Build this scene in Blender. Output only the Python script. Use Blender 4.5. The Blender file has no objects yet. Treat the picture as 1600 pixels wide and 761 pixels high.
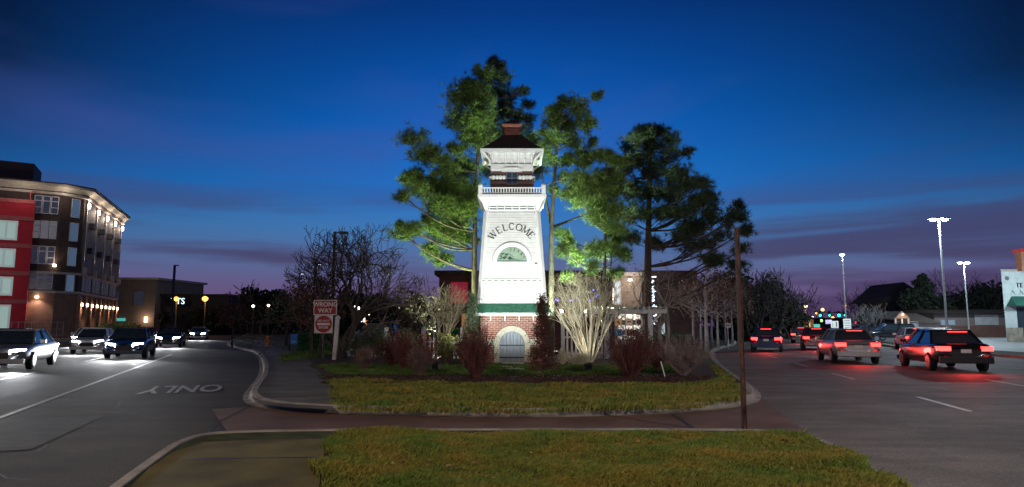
import bpy, math, random
import numpy as np
from mathutils import Vector, Matrix
R = math.radians
rng = random.Random(7)
nr = np.random.default_rng(11)
S = bpy.context.scene
C = S.collection
# ---------------------------------------------------------------- camera
PITCH = R(6.84); CAMZ = 1.6; FPX = 1067.0
cd = bpy.data.cameras.new('camera'); cam = bpy.data.objects.new('camera', cd); C.objects.link(cam)
cam.location = (0, 0, CAMZ); cam.rotation_euler = (R(90) + PITCH, 0, 0)
cd.lens = 24; cd.sensor_width = 36; cd.clip_start = 0.1; cd.clip_end = 3000
S.camera = cam
CP, SP = math.cos(PITCH), math.sin(PITCH)
def P(px, py, Y):
    u = (px - 800) / FPX; v = (380.5 - py) / FPX
    f = CP - v * SP; t = Y / f
    return Vector((u * t, Y, CAMZ + t * (SP + v * CP)))
def G(px, py, z=0.0):
    u = (px - 800) / FPX; v = (380.5 - py) / FPX
    dz = SP + v * CP; t = (z - CAMZ) / dz
    return Vector((u * t, t * (CP - v * SP), z))
# ---------------------------------------------------------------- sky
W = bpy.data.worlds.new('World'); S.world = W; W.use_nodes = True
wt = W.node_tree; wn = wt.nodes; wl = wt.links; wn.clear()
def N(tree, typ, **kw):
    n = tree.nodes.new(typ)
    for k, v in kw.items(): setattr(n, k, v)
    return n
def srgb(r, g, b):
    f = lambda c: (c / 255 / 12.92) if c / 255 <= .04045 else ((c / 255 + .055) / 1.055) ** 2.4
    return (f(r), f(g), f(b), 1)
def mth(tree, op, a, b=None, c=None, clamp=False):
    n = N(tree, 'ShaderNodeMath', operation=op, use_clamp=clamp)
    for i, x in enumerate((a, b, c)):
        if x is None: continue
        if isinstance(x, (int, float)): n.inputs[i].default_value = x
        else: tree.links.new(x, n.inputs[i])
    return n.outputs[0]
def ramp(tree, fac, stops, interp='LINEAR'):
    n = N(tree, 'ShaderNodeValToRGB'); n.color_ramp.interpolation = interp
    e = n.color_ramp.elements
    e[0].position, e[0].color = stops[0]; e[1].position, e[1].color = stops[-1]
    for p, c in stops[1:-1]:
        x = e.new(p); x.color = c
    tree.links.new(fac, n.inputs[0]); return n.outputs[0]
def mixc(tree, fac, a, b, mode='MIX'):
    n = N(tree, 'ShaderNodeMix', data_type='RGBA', blend_type=mode)
    for i, x in ((0, fac), (6, a), (7, b)):
        if isinstance(x, (int, float)): n.inputs[i].default_value = x
        elif isinstance(x, tuple): n.inputs[i].default_value = x
        else: tree.links.new(x, n.inputs[i])
    return n.outputs[2]
tc = N(wt, 'ShaderNodeTexCoord'); sx = N(wt, 'ShaderNodeSeparateXYZ'); wl.new(tc.outputs['Generated'], sx.inputs[0])
base = ramp(wt, sx.outputs[2], [
    (0.0, srgb(70, 52, 86)), (.02, srgb(90, 70, 110)), (.055, srgb(92, 82, 126)), (.09, srgb(80, 100, 146)), (.135, srgb(58, 112, 170)),
    (.19, srgb(24, 106, 186)), (.27, srgb(0, 92, 178)), (.35, srgb(0, 72, 152)), (.43, srgb(0, 50, 118)), (.6, srgb(1, 18, 64)), (1, srgb(0, 8, 34))])
# the afterglow is brightest straight ahead and the sky darkens to both sides
ax = mth(wt, 'ABSOLUTE', mth(wt, 'ARCTAN2', sx.outputs[0], sx.outputs[1]))
side = mth(wt, 'SUBTRACT', 1.12, mth(wt, 'MULTIPLY', mth(wt, 'POWER', ax, 1.5), 1.8))
side = mth(wt, 'MAXIMUM', side, .16)
hi = N(wt, 'ShaderNodeMapRange'); wl.new(sx.outputs[2], hi.inputs[0]); hi.inputs[1].default_value = .05; hi.inputs[2].default_value = .30
sidem = mth(wt, 'ADD', mth(wt, 'MULTIPLY', side, hi.outputs[0]), mth(wt, 'SUBTRACT', 1, hi.outputs[0]))
sc = N(wt, 'ShaderNodeVectorMath', operation='SCALE'); wl.new(base, sc.inputs[0]); wl.new(sidem, sc.inputs['Scale'])
# streaky dusk clouds
def wnoise(scale, det, sx_, sy_, sz_, seed, dist=.3):
    mp = N(wt, 'ShaderNodeMapping'); mp.inputs['Scale'].default_value = (sx_, sy_, sz_); mp.inputs['Location'].default_value = (seed, seed * .7, seed * .3)
    mp.inputs['Rotation'].default_value = (R(3), R(5), 0)
    n = N(wt, 'ShaderNodeTexNoise'); n.inputs['Scale'].default_value = scale; n.inputs['Detail'].default_value = det; n.inputs['Distortion'].default_value = dist
    wl.new(tc.outputs['Generated'], mp.inputs[0]); wl.new(mp.outputs[0], n.inputs[0]); return n.outputs[0]
low = ramp(wt, wnoise(1.7, 6, 1, 1, 13, 3.1), [(.44, (0, 0, 0, 1)), (.62, (1, 1, 1, 1))], 'EASE')
lmask = ramp(wt, sx.outputs[2], [(0, (.55,) * 3 + (1,)), (.06, (.8,) * 3 + (1,)), (.13, (.75,) * 3 + (1,)), (.2, (.12,) * 3 + (1,)), (.3, (0, 0, 0, 1))])
c1 = mixc(wt, mth(wt, 'MULTIPLY', low, lmask), sc.outputs[0], srgb(60, 50, 88))
wisp = ramp(wt, wnoise(1.25, 4, 1, 1, 4.5, 9.4, .5), [(.50, (0, 0, 0, 1)), (.72, (1, 1, 1, 1))], 'EASE')
wmask = ramp(wt, sx.outputs[2], [(.12, (0, 0, 0, 1)), (.22, (.5,) * 3 + (1,)), (.38, (.4,) * 3 + (1,)), (.5, (0, 0, 0, 1))])
c2 = mixc(wt, mth(wt, 'MULTIPLY', wisp, wmask), c1, srgb(62, 76, 146))
st = N(wt, 'ShaderNodeTexSky', sky_type='NISHITA'); st.sun_disc = False; st.sun_elevation = R(-4); st.sun_rotation = R(0)
add = mixc(wt, .05, c2, st.outputs[0], 'ADD')
bg = N(wt, 'ShaderNodeBackground'); bg.inputs[1].default_value = 1.08; wl.new(add, bg.inputs[0])
wo = N(wt, 'ShaderNodeOutputWorld'); wl.new(bg.outputs[0], wo.inputs[0])
# faint, very soft fill sun, added to lift the ground
sd = bpy.data.lights.new('afterglow', 'SUN'); sd.energy = .10; sd.angle = R(50); sd.color = (1, .86, .74)
so = bpy.data.objects.new('afterglow', sd); C.objects.link(so); so.rotation_euler = (R(38), 0, R(-12))
S.view_settings.view_transform = 'Standard'; S.view_settings.look = 'None'; S.view_settings.exposure = 0; S.view_settings.gamma = 1
S.render.engine = 'CYCLES'
S.cycles.max_bounces = 5; S.cycles.diffuse_bounces = 2; S.cycles.glossy_bounces = 2; S.cycles.sample_clamp_indirect = 3

# ---------------------------------------------------------------- materials
_m = {}
def mat(name, col, rough=.8, var=.15, scale=3, metal=0, bump=0, bscale=None, emit=None, es=0, island=0, spec=.5, alpha=None, coat=0, cols=None, stretch=(1, 1, 1), speck=0):
    if name in _m: return _m[name]
    m = bpy.data.materials.new(name); _m[name] = m; m.use_nodes = True; t = m.node_tree
    b = t.nodes['Principled BSDF']
    b.inputs['Roughness'].default_value = rough; b.inputs['Metallic'].default_value = metal; b.inputs['Specular IOR Level'].default_value = spec
    b.inputs['Coat Weight'].default_value = coat
    tcn = N(t, 'ShaderNodeTexCoord'); mp = N(t, 'ShaderNodeMapping'); mp.inputs['Scale'].default_value = stretch; t.links.new(tcn.outputs['Object'], mp.inputs[0])
    no = N(t, 'ShaderNodeTexNoise'); no.inputs['Scale'].default_value = scale; no.inputs['Detail'].default_value = 6; t.links.new(mp.outputs[0], no.inputs[0])
    c = (*col, 1)
    lo = tuple(x * (1 - var * 1.6) for x in col) + (1,); hi_ = tuple(min(1, x * (1 + var * 1.6)) for x in col) + (1,)
    if cols: lo, hi_ = (*cols[0], 1), (*cols[1], 1)
    out = ramp(t, no.outputs[0], [(.3, lo), (.7, hi_)])
    if island:
        g = N(t, 'ShaderNodeNewGeometry')
        r_ = ramp(t, g.outputs['Random Per Island'], [(0, (1 - island,) * 3 + (1,)), (1, (1 + island,) * 3 + (1,))])
        out = mixc(t, 1.0, out, r_, 'MULTIPLY')
    if speck:
        n3 = N(t, 'ShaderNodeTexNoise'); n3.inputs['Scale'].default_value = 38; n3.inputs['Detail'].default_value = 3; t.links.new(tcn.outputs['Object'], n3.inputs[0])
        out = mixc(t, 1.0, out, ramp(t, n3.outputs[0], [(.35, (1 - speck,) * 3 + (1,)), (.55, (1, 1, 1, 1)), (.72, (1 + speck * 1.5,) * 3 + (1,))]), 'MULTIPLY')
        n4 = N(t, 'ShaderNodeTexNoise'); n4.inputs['Scale'].default_value = .35; n4.inputs['Detail'].default_value = 8; n4.inputs['Roughness'].default_value = .7; t.links.new(tcn.outputs['Object'], n4.inputs[0])
        out = mixc(t, 1.0, out, ramp(t, n4.outputs[0], [(.38, (.68,) * 3 + (1,)), (.62, (1.25,) * 3 + (1,))]), 'MULTIPLY')
    t.links.new(out, b.inputs['Base Color'])
    if bump:
        n2 = N(t, 'ShaderNodeTexNoise'); n2.inputs['Scale'].default_value = bscale or scale * 8; n2.inputs['Detail'].default_value = 5; t.links.new(mp.outputs[0], n2.inputs[0])
        bp = N(t, 'ShaderNodeBump'); bp.inputs['Strength'].default_value = bump; bp.inputs['Distance'].default_value = .02
        t.links.new(n2.outputs[0], bp.inputs['Height']); t.links.new(bp.outputs[0], b.inputs['Normal'])
    if emit:
        b.inputs['Emission Color'].default_value = (*emit, 1); b.inputs['Emission Strength'].default_value = es
    return m
def brickmat(name, c1, c2, mortar, sx_=1, rough=.85, bw=.22, bh=.075, ms=.012):
    m = bpy.data.materials.new(name); _m[name] = m; m.use_nodes = True; t = m.node_tree; b = t.nodes['Principled BSDF']
    tcn = N(t, 'ShaderNodeTexCoord'); sp = N(t, 'ShaderNodeSeparateXYZ'); t.links.new(tcn.outputs['Object'], sp.inputs[0])
    cb = N(t, 'ShaderNodeCombineXYZ'); t.links.new(mth(t, 'ADD', sp.outputs[0], mth(t, 'MULTIPLY', sp.outputs[1], .83)), cb.inputs[0]); t.links.new(sp.outputs[2], cb.inputs[1])
    br = N(t, 'ShaderNodeTexBrick'); br.inputs['Scale'].default_value = sx_; br.inputs['Brick Width'].default_value = bw; br.inputs['Row Height'].default_value = bh
    br.inputs['Mortar Size'].default_value = ms; br.inputs['Color1'].default_value = (*c1, 1); br.inputs['Color2'].default_value = (*c2, 1); br.inputs['Mortar'].default_value = (*mortar, 1)
    t.links.new(cb.outputs[0], br.inputs[0])
    no = N(t, 'ShaderNodeTexNoise'); no.inputs['Scale'].default_value = 1.3; no.inputs['Detail'].default_value = 6; t.links.new(tcn.outputs['Object'], no.inputs[0])
    r_ = ramp(t, no.outputs[0], [(.3, (.75, .75, .75, 1)), (.7, (1.2, 1.2, 1.2, 1))])
    t.links.new(mixc(t, 1.0, br.outputs[0], r_, 'MULTIPLY'), b.inputs['Base Color']); b.inputs['Roughness'].default_value = rough
    bp = N(t, 'ShaderNodeBump'); bp.inputs['Strength'].default_value = .5; bp.inputs['Distance'].default_value = .01; bp.invert = True
    t.links.new(br.outputs[1], bp.inputs['Height']); t.links.new(bp.outputs[0], b.inputs['Normal']); return m

# ---------------------------------------------------------------- mesh helpers
class MB:
    def __init__(s): s.v = []; s.f = []; s.mi = []; s.M = Matrix(); s.k = 0
    def add(s, vs, fs):
        o = len(s.v); s.v += [s.M @ Vector(q) for q in vs]; s.f += [tuple(i + o for i in f) for f in fs]; s.mi += [s.k] * len(fs); return s
    def box(s, c, d, rz=0, rx=0, ry=0, taper=1):
        m = Matrix.Translation(c) @ Matrix.Rotation(rz, 4, 'Z') @ Matrix.Rotation(ry, 4, 'Y') @ Matrix.Rotation(rx, 4, 'X')
        x, y, z = (q / 2 for q in d)
        vs = [m @ Vector((a * x * (taper if c_ > 0 else 1), b * y * (taper if c_ > 0 else 1), c_ * z)) for c_ in (-1, 1) for a, b in ((-1, -1), (1, -1), (1, 1), (-1, 1))]
        return s.add(vs, [(3, 2, 1, 0), (4, 5, 6, 7), (0, 1, 5, 4), (1, 2, 6, 5), (2, 3, 7, 6), (3, 0, 4, 7)])
    def b2(s, a, b): return s.box([(p + q) / 2 for p, q in zip(a, b)], [abs(q - p) for p, q in zip(a, b)])
    def bar(s, a, b, w, h=None):
        a, b = Vector(a), Vector(b); d = b - a; L = d.length; h = h or w
        q = d.to_track_quat('Y', 'Z').to_matrix().to_4x4(); m = Matrix.Translation((a + b) / 2) @ q
        vs = [m @ Vector((i * w / 2, j * L / 2, k * h / 2)) for k in (-1, 1) for i, j in ((-1, -1), (1, -1), (1, 1), (-1, 1))]
        return s.add(vs, [(3, 2, 1, 0), (4, 5, 6, 7), (0, 1, 5, 4), (1, 2, 6, 5), (2, 3, 7, 6), (3, 0, 4, 7)])
    def tube(s, pts, rad, n=6, cap=True):
        pts = [Vector(p) for p in pts]; vs = []; fs = []
        if isinstance(rad, (int, float)): rad = [rad] * len(pts)
        ref = None
        for i, p in enumerate(pts):
            d = (pts[min(i + 1, len(pts) - 1)] - pts[max(i - 1, 0)])
            d = d.normalized() if d.length > 1e-9 else Vector((0, 0, 1))
            if ref is None: ref = Vector((1, 0, 0)) if abs(d.x) < .8 else Vector((0, 1, 0))
            a = (ref - d * ref.dot(d)).normalized(); b = d.cross(a); ref = a
            for k in range(n):
                t = 2 * math.pi * k / n; vs.append(p + (a * math.cos(t) + b * math.sin(t)) * rad[i])
        for i in range(len(pts) - 1):
            for k in range(n):
                q = (k + 1) % n; fs.append((i * n + k, i * n + q, (i + 1) * n + q, (i + 1) * n + k))
        if cap: fs += [tuple(range(n))[::-1], tuple((len(pts) - 1) * n + k for k in range(n))]
        return s.add(vs, fs)
    def lathe(s, c, prof, n=14):
        vs = []; fs = []
        for r_, z in prof:
            for k in range(n):
                t = 2 * math.pi * k / n; vs.append((c[0] + r_ * math.cos(t), c[1] + r_ * math.sin(t), c[2] + z))
        for i in range(len(prof) - 1):
            for k in range(n):
                q = (k + 1) % n; fs.append((i * n + k, i * n + q, (i + 1) * n + q, (i + 1) * n + k))
        fs += [tuple(range(n))[::-1], tuple((len(prof) - 1) * n + k for k in range(n))]
        return s.add(vs, fs)
    def prism(s, poly, z0, z1):
        n = len(poly); ar = sum(poly[i][0] * poly[(i + 1) % n][1] - poly[(i + 1) % n][0] * poly[i][1] for i in range(n))
        if ar < 0: poly = poly[::-1]
        vs = [(p[0], p[1], z0) for p in poly] + [(p[0], p[1], z1) for p in poly]
        return s.add(vs, [tuple(range(n))[::-1], tuple(range(n, 2 * n))] + [(i, (i + 1) % n, n + (i + 1) % n, n + i) for i in range(n)])
    def frust(s, c, w0, w1, z0, z1, d0=None, d1=None):
        d0 = d0 or w0; d1 = d1 or w1
        vs = [(c[0] + a * w / 2, c[1] + b * d / 2, z) for w, d, z in ((w0, d0, z0), (w1, d1, z1)) for a, b in ((-1, -1), (1, -1), (1, 1), (-1, 1))]
        return s.add(vs, [(3, 2, 1, 0), (4, 5, 6, 7), (0, 1, 5, 4), (1, 2, 6, 5), (2, 3, 7, 6), (3, 0, 4, 7)])
    def build(s, name, m, parent=None, smooth=False, bevel=0, world=None):
        me = bpy.data.meshes.new(name)
        v = s.v
        if world is not None: iv = world.inverted(); v = [iv @ q for q in v]
        me.from_pydata([tuple(q) for q in v], [], s.f)
        for q in (m if isinstance(m, (list, tuple)) else [m]): me.materials.append(q)
        if isinstance(m, (list, tuple)): me.polygons.foreach_set('material_index', s.mi)
        if smooth: me.polygons.foreach_set('use_smooth', [True] * len(me.polygons))
        me.update(); o = bpy.data.objects.new(name, me); C.objects.link(o)
        if parent: o.parent = parent
        if bevel:
            b = o.modifiers.new('bevel', 'BEVEL'); b.width = bevel; b.segments = 2; b.limit_method = 'ANGLE'
        return o
def fast(name, V, F, m, parent=None):
    """V (n,3) array, F (k,3|4) array"""
    me = bpy.data.meshes.new(name); V = np.asarray(V, dtype=np.float32); F = np.asarray(F, dtype=np.int32); k = F.shape[1]
    me.vertices.add(len(V)); me.vertices.foreach_set('co', V.ravel())
    me.loops.add(F.size); me.loops.foreach_set('vertex_index', F.ravel())
    me.polygons.add(len(F)); me.polygons.foreach_set('loop_start', np.arange(len(F), dtype=np.int32) * k)
    me.polygons.foreach_set('loop_total', np.full(len(F), k, dtype=np.int32))
    me.materials.append(m); me.update(calc_edges=True); me.validate()
    o = bpy.data.objects.new(name, me); C.objects.link(o)
    if parent: o.parent = parent
    return o
def tag(o, label, cat, group=None, kind=None):
    o['label'] = label
    o['category'] = cat
    if group: o['group'] = group
    if kind: o['kind'] = kind
    return o
def thing(name, label, cat, loc=(0, 0, 0), rz=0, group=None):
    o = bpy.data.objects.new(name, None); C.objects.link(o); o.empty_display_size = .2
    o.location = loc; o.rotation_euler = (0, 0, rz); return tag(o, label, cat, group)
def WM(o): return Matrix.Translation(o.location) @ Matrix.Rotation(o.rotation_euler.z, 4, 'Z')
def dup(root, loc, rz, label, group=None):
    r = root.copy(); C.objects.link(r); r.location = loc; r.rotation_euler = (0, 0, rz); r['label'] = label
    if group: r['group'] = group
    def rec(a, b):
        for ch in list(a.children):
            c = ch.copy(); C.objects.link(c); c.parent = b; rec(ch, c)
    rec(root, r); return r
def struct(o): o['kind'] = 'structure'; return o
def light(kind, parent, loc, energy, col=(1, 1, 1), target=None, size=R(70), blend=.5, radius=.05, name='lamp_light'):
    l = bpy.data.lights.new(name, kind); l.energy = energy; l.color = col
    if kind == 'SPOT': l.spot_size = size; l.spot_blend = blend
    if kind in ('SPOT', 'POINT'): l.shadow_soft_size = radius
    o = bpy.data.objects.new(name, l); C.objects.link(o); o.parent = parent; o.location = loc
    if target is not None: o.rotation_euler = (Vector(target) - Vector(loc)).to_track_quat('-Z', 'Y').to_euler()
    return o
def text(name, s, m, parent, loc, size, rot=(R(90), 0, 0), ext=.005, sx_=1, bold=0, spacing=1):
    cu = bpy.data.curves.new('t', 'FONT'); cu.body = s; cu.size = size; cu.extrude = ext; cu.align_x = 'CENTER'; cu.align_y = 'CENTER'; cu.offset = bold; cu.space_character = spacing
    cu.resolution_u = 3
    to = bpy.data.objects.new('t', cu); C.objects.link(to)
    me = bpy.data.meshes.new_from_object(to.evaluated_get(bpy.context.evaluated_depsgraph_get())); bpy.data.objects.remove(to)
    me.transform(Matrix.Diagonal((sx_, 1, 1, 1))); me.name = name; me.materials.clear(); me.materials.append(m)
    o = bpy.data.objects.new(name, me); C.objects.link(o); o.parent = parent; o.location = loc; o.rotation_euler = rot; return o

# ---------------------------------------------------------------- palette
white = mat('white_paint', (.78, .79, .77), .55, .05, 4, bump=.15)
offwhite = mat('weathered_white_paint', (.58, .56, .57), .7, .12, 5)
asph = mat('worn_asphalt', (.056, .045, .037), .78, .25, .8, bump=.5, bscale=60, spec=.2, stretch=(.8, 1.5, 1), speck=.4)
conc_road = mat('brown_grey_concrete_road', (.155, .138, .132), .75, .15, 1.0, bump=.35, bscale=45, spec=.25, stretch=(.6, 2.0, 1), speck=.3)
redroad = mat('reddish_drive_pavement', (.14, .075, .058), .75, .18, 1.2, bump=.3, bscale=40)
walkm = mat('grey_concrete_walk', (.12, .11, .095), .8, .25, 1.1, bump=.3, bscale=30)
kerbm = mat('pale_concrete_kerb', (.30, .27, .25), .8, .25, 2.2, bump=.4, bscale=25)
slabm = mat('mossy_concrete_slab', (.12, .10, .03), .85, .3, 1.4, bump=.4, bscale=30)  # concrete with an uneven olive tone
soil = mat('dark_mulch', (.055, .022, .016), .95, .5, 9, bump=1, bscale=40)
turf = mat('turf_soil', (.045, .055, .018), .95, .35, 5, bump=.6, bscale=60)
grassm = mat('grass_blades', (.09, .14, .03), .7, .3, 1.5, island=.45, cols=((.26, .19, .03), (.08, .165, .022)))
paint = mat('worn_road_paint', (.42, .40, .39), .6, .35, 12)
black = mat('black_metal', (.015, .015, .017), .5, .1)
dark = mat('dark_void', (.01, .01, .012), .3, .1)
rust = mat('rusty_steel', (.085, .032, .018), .6, .6, 7, metal=.4, bump=.5, stretch=(2, 2, .7))
galv = mat('galvanised_steel', (.42, .45, .47), .4, .1, metal=.7)
glass = mat('dark_window_glass', (.03, .045, .06), .08, .1, spec=.8)

# ================================================================ SETTING
def smooth_pts(p, it=2):
    for _ in range(it):
        q = [p[0]]
        for a, b in zip(p[:-1], p[1:]): q += [a * .75 + b * .25, a * .25 + b * .75]
        q.append(p[-1]); p = q
    return p
def sheet(name, poly, z, m):
    b = MB(); n = len(poly)
    ar = sum(poly[i][0] * poly[(i + 1) % n][1] - poly[(i + 1) % n][0] * poly[i][1] for i in range(n))
    if ar < 0: poly = poly[::-1]
    b.add([(p[0], p[1], z) for p in poly], [tuple(range(n))])
    o = b.build(name, m); return struct(o)
sheet('ground', [(-900, -60), (900, -60), (900, 1500), (-900, 1500)], -.02, mat('dry_winter_ground', (.05, .045, .028), .95, .3, .4, bump=.5, bscale=10))
sheet('road', [(-12, -12), (-17, 0), (-17 - .38 * 60, 60), (-17 - .38 * 260, 260), (-.38 * 260 + 12, 260), (-14, 70), (-4, 40), (0, 20), (8, -12)], 0, asph)
rl = [Vector((3.4, -12, 0)), Vector((3.9, 8, 0)), Vector((5.0, 15, 0)), Vector((11, 40, 0)), Vector((18, 61, 0)), Vector((43, 118, 0)), Vector((110, 260, 0))]
rr = [Vector((135, 260, 0)), Vector((62, 118, 0)), Vector((38, 75, 0)), Vector((26, 45, 0)), Vector((24.3, 32, 0)), Vector((22.5, 10, 0)), Vector((21, -12, 0))]
sheet('road_right', rl + rr, .006, conc_road)
sheet('driveway', [G(360, 683), G(330, 640), G(410, 636), G(520, 640), G(800, 646), G(1100, 640), G(1190, 622), G(1290, 700), G(1165, 690), G(400, 690)], .012, redroad)
def offset(pts, d):
    out = []
    for i, p in enumerate(pts):
        t = (pts[min(i + 1, len(pts) - 1)] - pts[max(i - 1, 0)]); t.z = 0; t.normalize()
        out.append(p + Vector((-t.y, t.x, 0)) * d)
    return out
def kerb(name, pts, side, h=.14, w=.17, pan=.14):
    prof = [(-pan * side, .014), (-.03 * side, .02), (0, .035), (.02 * side, h - .02), (.05 * side, h), (w * side, h), (w * side, -.02)]
    rows = [offset(pts, d) for d, _ in prof]; b = MB(); vs = []; fs = []
    n = len(pts); k = len(prof)
    for i in range(n):
        for j in range(k): q = rows[j][i]; vs.append((q.x, q.y, prof[j][1]))
    for i in range(n - 1):
        for j in range(k - 1):
            f = (i * k + j, i * k + j + 1, (i + 1) * k + j + 1, (i + 1) * k + j); fs.append(f if side > 0 else f[::-1])
    b.add(vs, fs); o = b.build(name, kerbm, smooth=False); struct(o)
# main island
isl_px = [(350, 538), (372, 546), (398, 551), (408, 560), (412, 575), (410, 590), (399, 605), (389, 618), (391, 629), (412, 637), (450, 642), (520, 646), (640, 649), (790, 652), (900, 651), (1000, 648), (1080, 643), (1140, 637), (1172, 630), (1181, 622), (1176, 611), (1160, 598), (1140, 585), (1122, 570), (1113, 558), (1114, 550), (1128, 544), (1150, 539)]
isl = [G(-0, 0) * 0] * 0
isl = [Vector((-63, 165, 0)), Vector((-36, 92, 0))] + [G(*p) for p in isl_px] + [Vector((26, 80, 0)), Vector((66, 165, 0))]
isl = smooth_pts(isl, 2)
kerb('kerb', isl, 1)
sheet('island_soil', [p for p in offset(isl, .12)], .115, turf)
# foreground island
fg_px = [(60, 860), (185, 763), (232, 728), (268, 703), (315, 688), (400, 684), (520, 682), (800, 681), (1100, 681), (1200, 683), (1262, 690), (1312, 708), (1352, 733), (1400, 768), (1490, 850)]
fg = smooth_pts([G(*p) for p in fg_px], 2)
kerb('kerb_foreground', fg, -1, h=.12, w=.15, pan=.03)
sheet('foreground_soil', offset(fg, -.12), .10, turf)
sheet('concrete_slab', [G(*p, .1) for p in [(140, 830), (232, 733), (268, 708), (318, 692), (400, 688), (512, 687), (506, 715), (498, 765), (480, 830)]], .108, slabm)
b = MB()
for a, c in (((290, 717), (500, 714)), ):
    a, c = G(*a, .113), G(*c, .113); b.bar(a, c, .02, .002)
struct(b.build('slab_joint', dark))
# walk on the main island
walk_px = [(402, 552), (409, 560), (414, 575), (412, 590), (401, 605), (393, 617), (396, 626), (415, 633), (450, 637), (520, 641), (517, 600), (495, 578), (488, 566), (470, 556), (440, 546), (420, 538), (412, 528), (396, 528), (398, 536), (392, 545)]
sheet('sidewalk', [G(*p, .11) for p in walk_px], .121, walkm)
b = MB()
for a, c in (((452, 600), (516, 598)), ((416, 580), (492, 577)), ((405, 620), (517, 618))):
    b.bar(G(*a, .125), G(*c, .125), .03, .003)
struct(b.build('walk_joint', dark))
# planting bed mulch
sheet('mulch_bed', [G(*p, .12) for p in [(482, 572), (520, 590), (640, 597), (800, 601), (960, 601), (1090, 599), (1120, 590), (1108, 570), (1080, 556), (900, 552), (700, 552), (520, 552)]], .124, soil)
sheet('garden_path', [G(*p, .12) for p in [(785, 567), (818, 567), (820, 581), (780, 581)]], .15, mat('pale_path_concrete', (.35, .34, .25), .8, .1))
# left verge, right parking area
sheet('left_sidewalk', [(-17, 0), (-23, 0), (-23 - .38 * 260, 260), (-17 - .38 * 260, 260)], .12, walkm)
kerb('kerb_left', [Vector((-17 - .38 * y, y, 0)) for y in (0, 20, 40, 60, 80, 110, 160, 260)], 1)
kerb('kerb_right', [Vector(q) for q in ((22.9, 12, 0), (23.6, 24, 0), (24.6, 32, 0), (26, 45, 0), (30, 56, 0))], -1)
kerb('kerb_right_far', [Vector(q) for q in ((36.5, 72, 0), (44, 85, 0), (62, 118, 0), (135, 260, 0))], -1)
sheet('verge', [(22.9, 12), (27, 12), (29, 45), (33, 56), (29.5, 56), (26, 45), (24.6, 32)], .12, turf)
sheet('parking_lot', [(27, 12), (80, 12), (120, 95), (52, 95), (37, 72), (33, 56), (29, 45)], .03, mat('pale_parking_concrete', (.22, .23, .24), .6, .15, .5))
# road paint
def line(name, pts, w=.13, z=.012):
    b = MB(); a = offset(pts, w / 2); c = offset(pts, -w / 2); n = len(pts)
    b.add([(*q[:2], z) for q in a] + [(*q[:2], z) for q in c], [(n + i, n + i + 1, i + 1, i) for i in range(n - 1)]); struct(b.build(name, paint))
line('lane_line', [Vector((-4.3 - .38 * y, y, 0)) for y in (4, 12, 24, 38)], .11, .006)
for y in (19, 31, 44): line('lane_dash', [Vector((-7.35 - .38 * q, q, 0)) for q in (y, y + 5)], .12, .006)
for y in (8.0, 13.0, 20.6, 27, 34, 41): line('lane_dash', [Vector((5.75 + .214 * q, q, 0)) for q in (y, y + 2.6)], .12, .012)
line('lane_line', [Vector((5.75 + .214 * q, q, 0)) for q in (3, 8)], .05, .010)
for y in (10, 18, 26, 34, 43): line('lane_dash', [Vector((9.6 + .214 * q, q, 0)) for q in (y, y + 2.6)], .12, .012)
mk = bpy.data.objects.new('road_word', None); C.objects.link(mk); mk['kind'] = 'structure'
mk.location = (-8.35, 17.7, .007); mk.rotation_euler = (0, 0, math.atan2(-.355, -.935))
o = text('road_lettering', 'ONLY', paint, mk, (0, 0, 0), 1, (0, 0, 0), .0005, 1, .022)
o.scale = (.68, 2.9, 1)
b = MB()
for k in range(5):
    y0 = 6.5 + k * 7.3; q = []
    for i in range(9):
        t = i / 8; x = 4.2 + .24 * y0 + t * (15 - .1 * y0); q.append(Vector((x, y0 + .25 * math.sin(i * 1.7 + k), 0)))
    b.add([(p.x, p.y - .012, .0105) for p in q] + [(p.x, p.y + .012, .0105) for p in q], [(i, i + 1, 10 + i, 9 + i) for i in range(8)])
struct(b.build('pavement_joint', mat('joint_tar', (.03, .027, .025), .6, .2)))
b = MB(); q = [G(*p) for p in ((388, 636), (340, 662), (312, 690))]
b.add([(p.x - .02, p.y, .0145) for p in q] + [(p.x + .02, p.y, .0145) for p in q], [(0, 3, 4, 1), (1, 4, 5, 2)])
q = [G(*p) for p in ((0, 617), (130, 610), (260, 606), (395, 600))]
b.add([(p.x, p.y - .02, .005) for p in q] + [(p.x, p.y + .02, .005) for p in q], [(0, 1, 5, 4), (1, 2, 6, 5), (2, 3, 7, 6)])
q = [G(*p) for p in ((1050, 648), (1068, 660), (1092, 676))]
b.add([(p.x - .035, p.y, .0145) for p in q] + [(p.x + .035, p.y, .0145) for p in q], [(0, 3, 4, 1), (1, 4, 5, 2)])
rc = random.Random(9)
for (ax0, ay0, ang, ln) in ((-9, 9, 1.2, 9), (-6, 12, 2.6, 6), (-12, 14, .4, 7), (-7, 7.5, .2, 5), (8, 9, 1.3, 8), (10, 15, .3, 6), (12, 24, 1.4, 9), (6.5, 12, .9, 5), (-14, 24, 1.8, 10), (-5.5, 9, 2.9, 4)):
    x_, y_ = ax0, ay0; q = []
    for i in range(14):
        q.append((x_, y_)); a_ = ang + rc.gauss(0, .5); x_ += math.cos(a_) * ln / 14; y_ += math.sin(a_) * ln / 14
    zc_ = .0105 if ax0 > 0 else .005
    b.add([(p[0] - .011, p[1] - .006, zc_) for p in q] + [(p[0] + .011, p[1] + .006, zc_) for p in q], [(i, i + 1, 15 + i, 14 + i) for i in range(13)])
struct(b.build('asphalt_crack', _m['joint_tar']))
b = MB()
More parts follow.
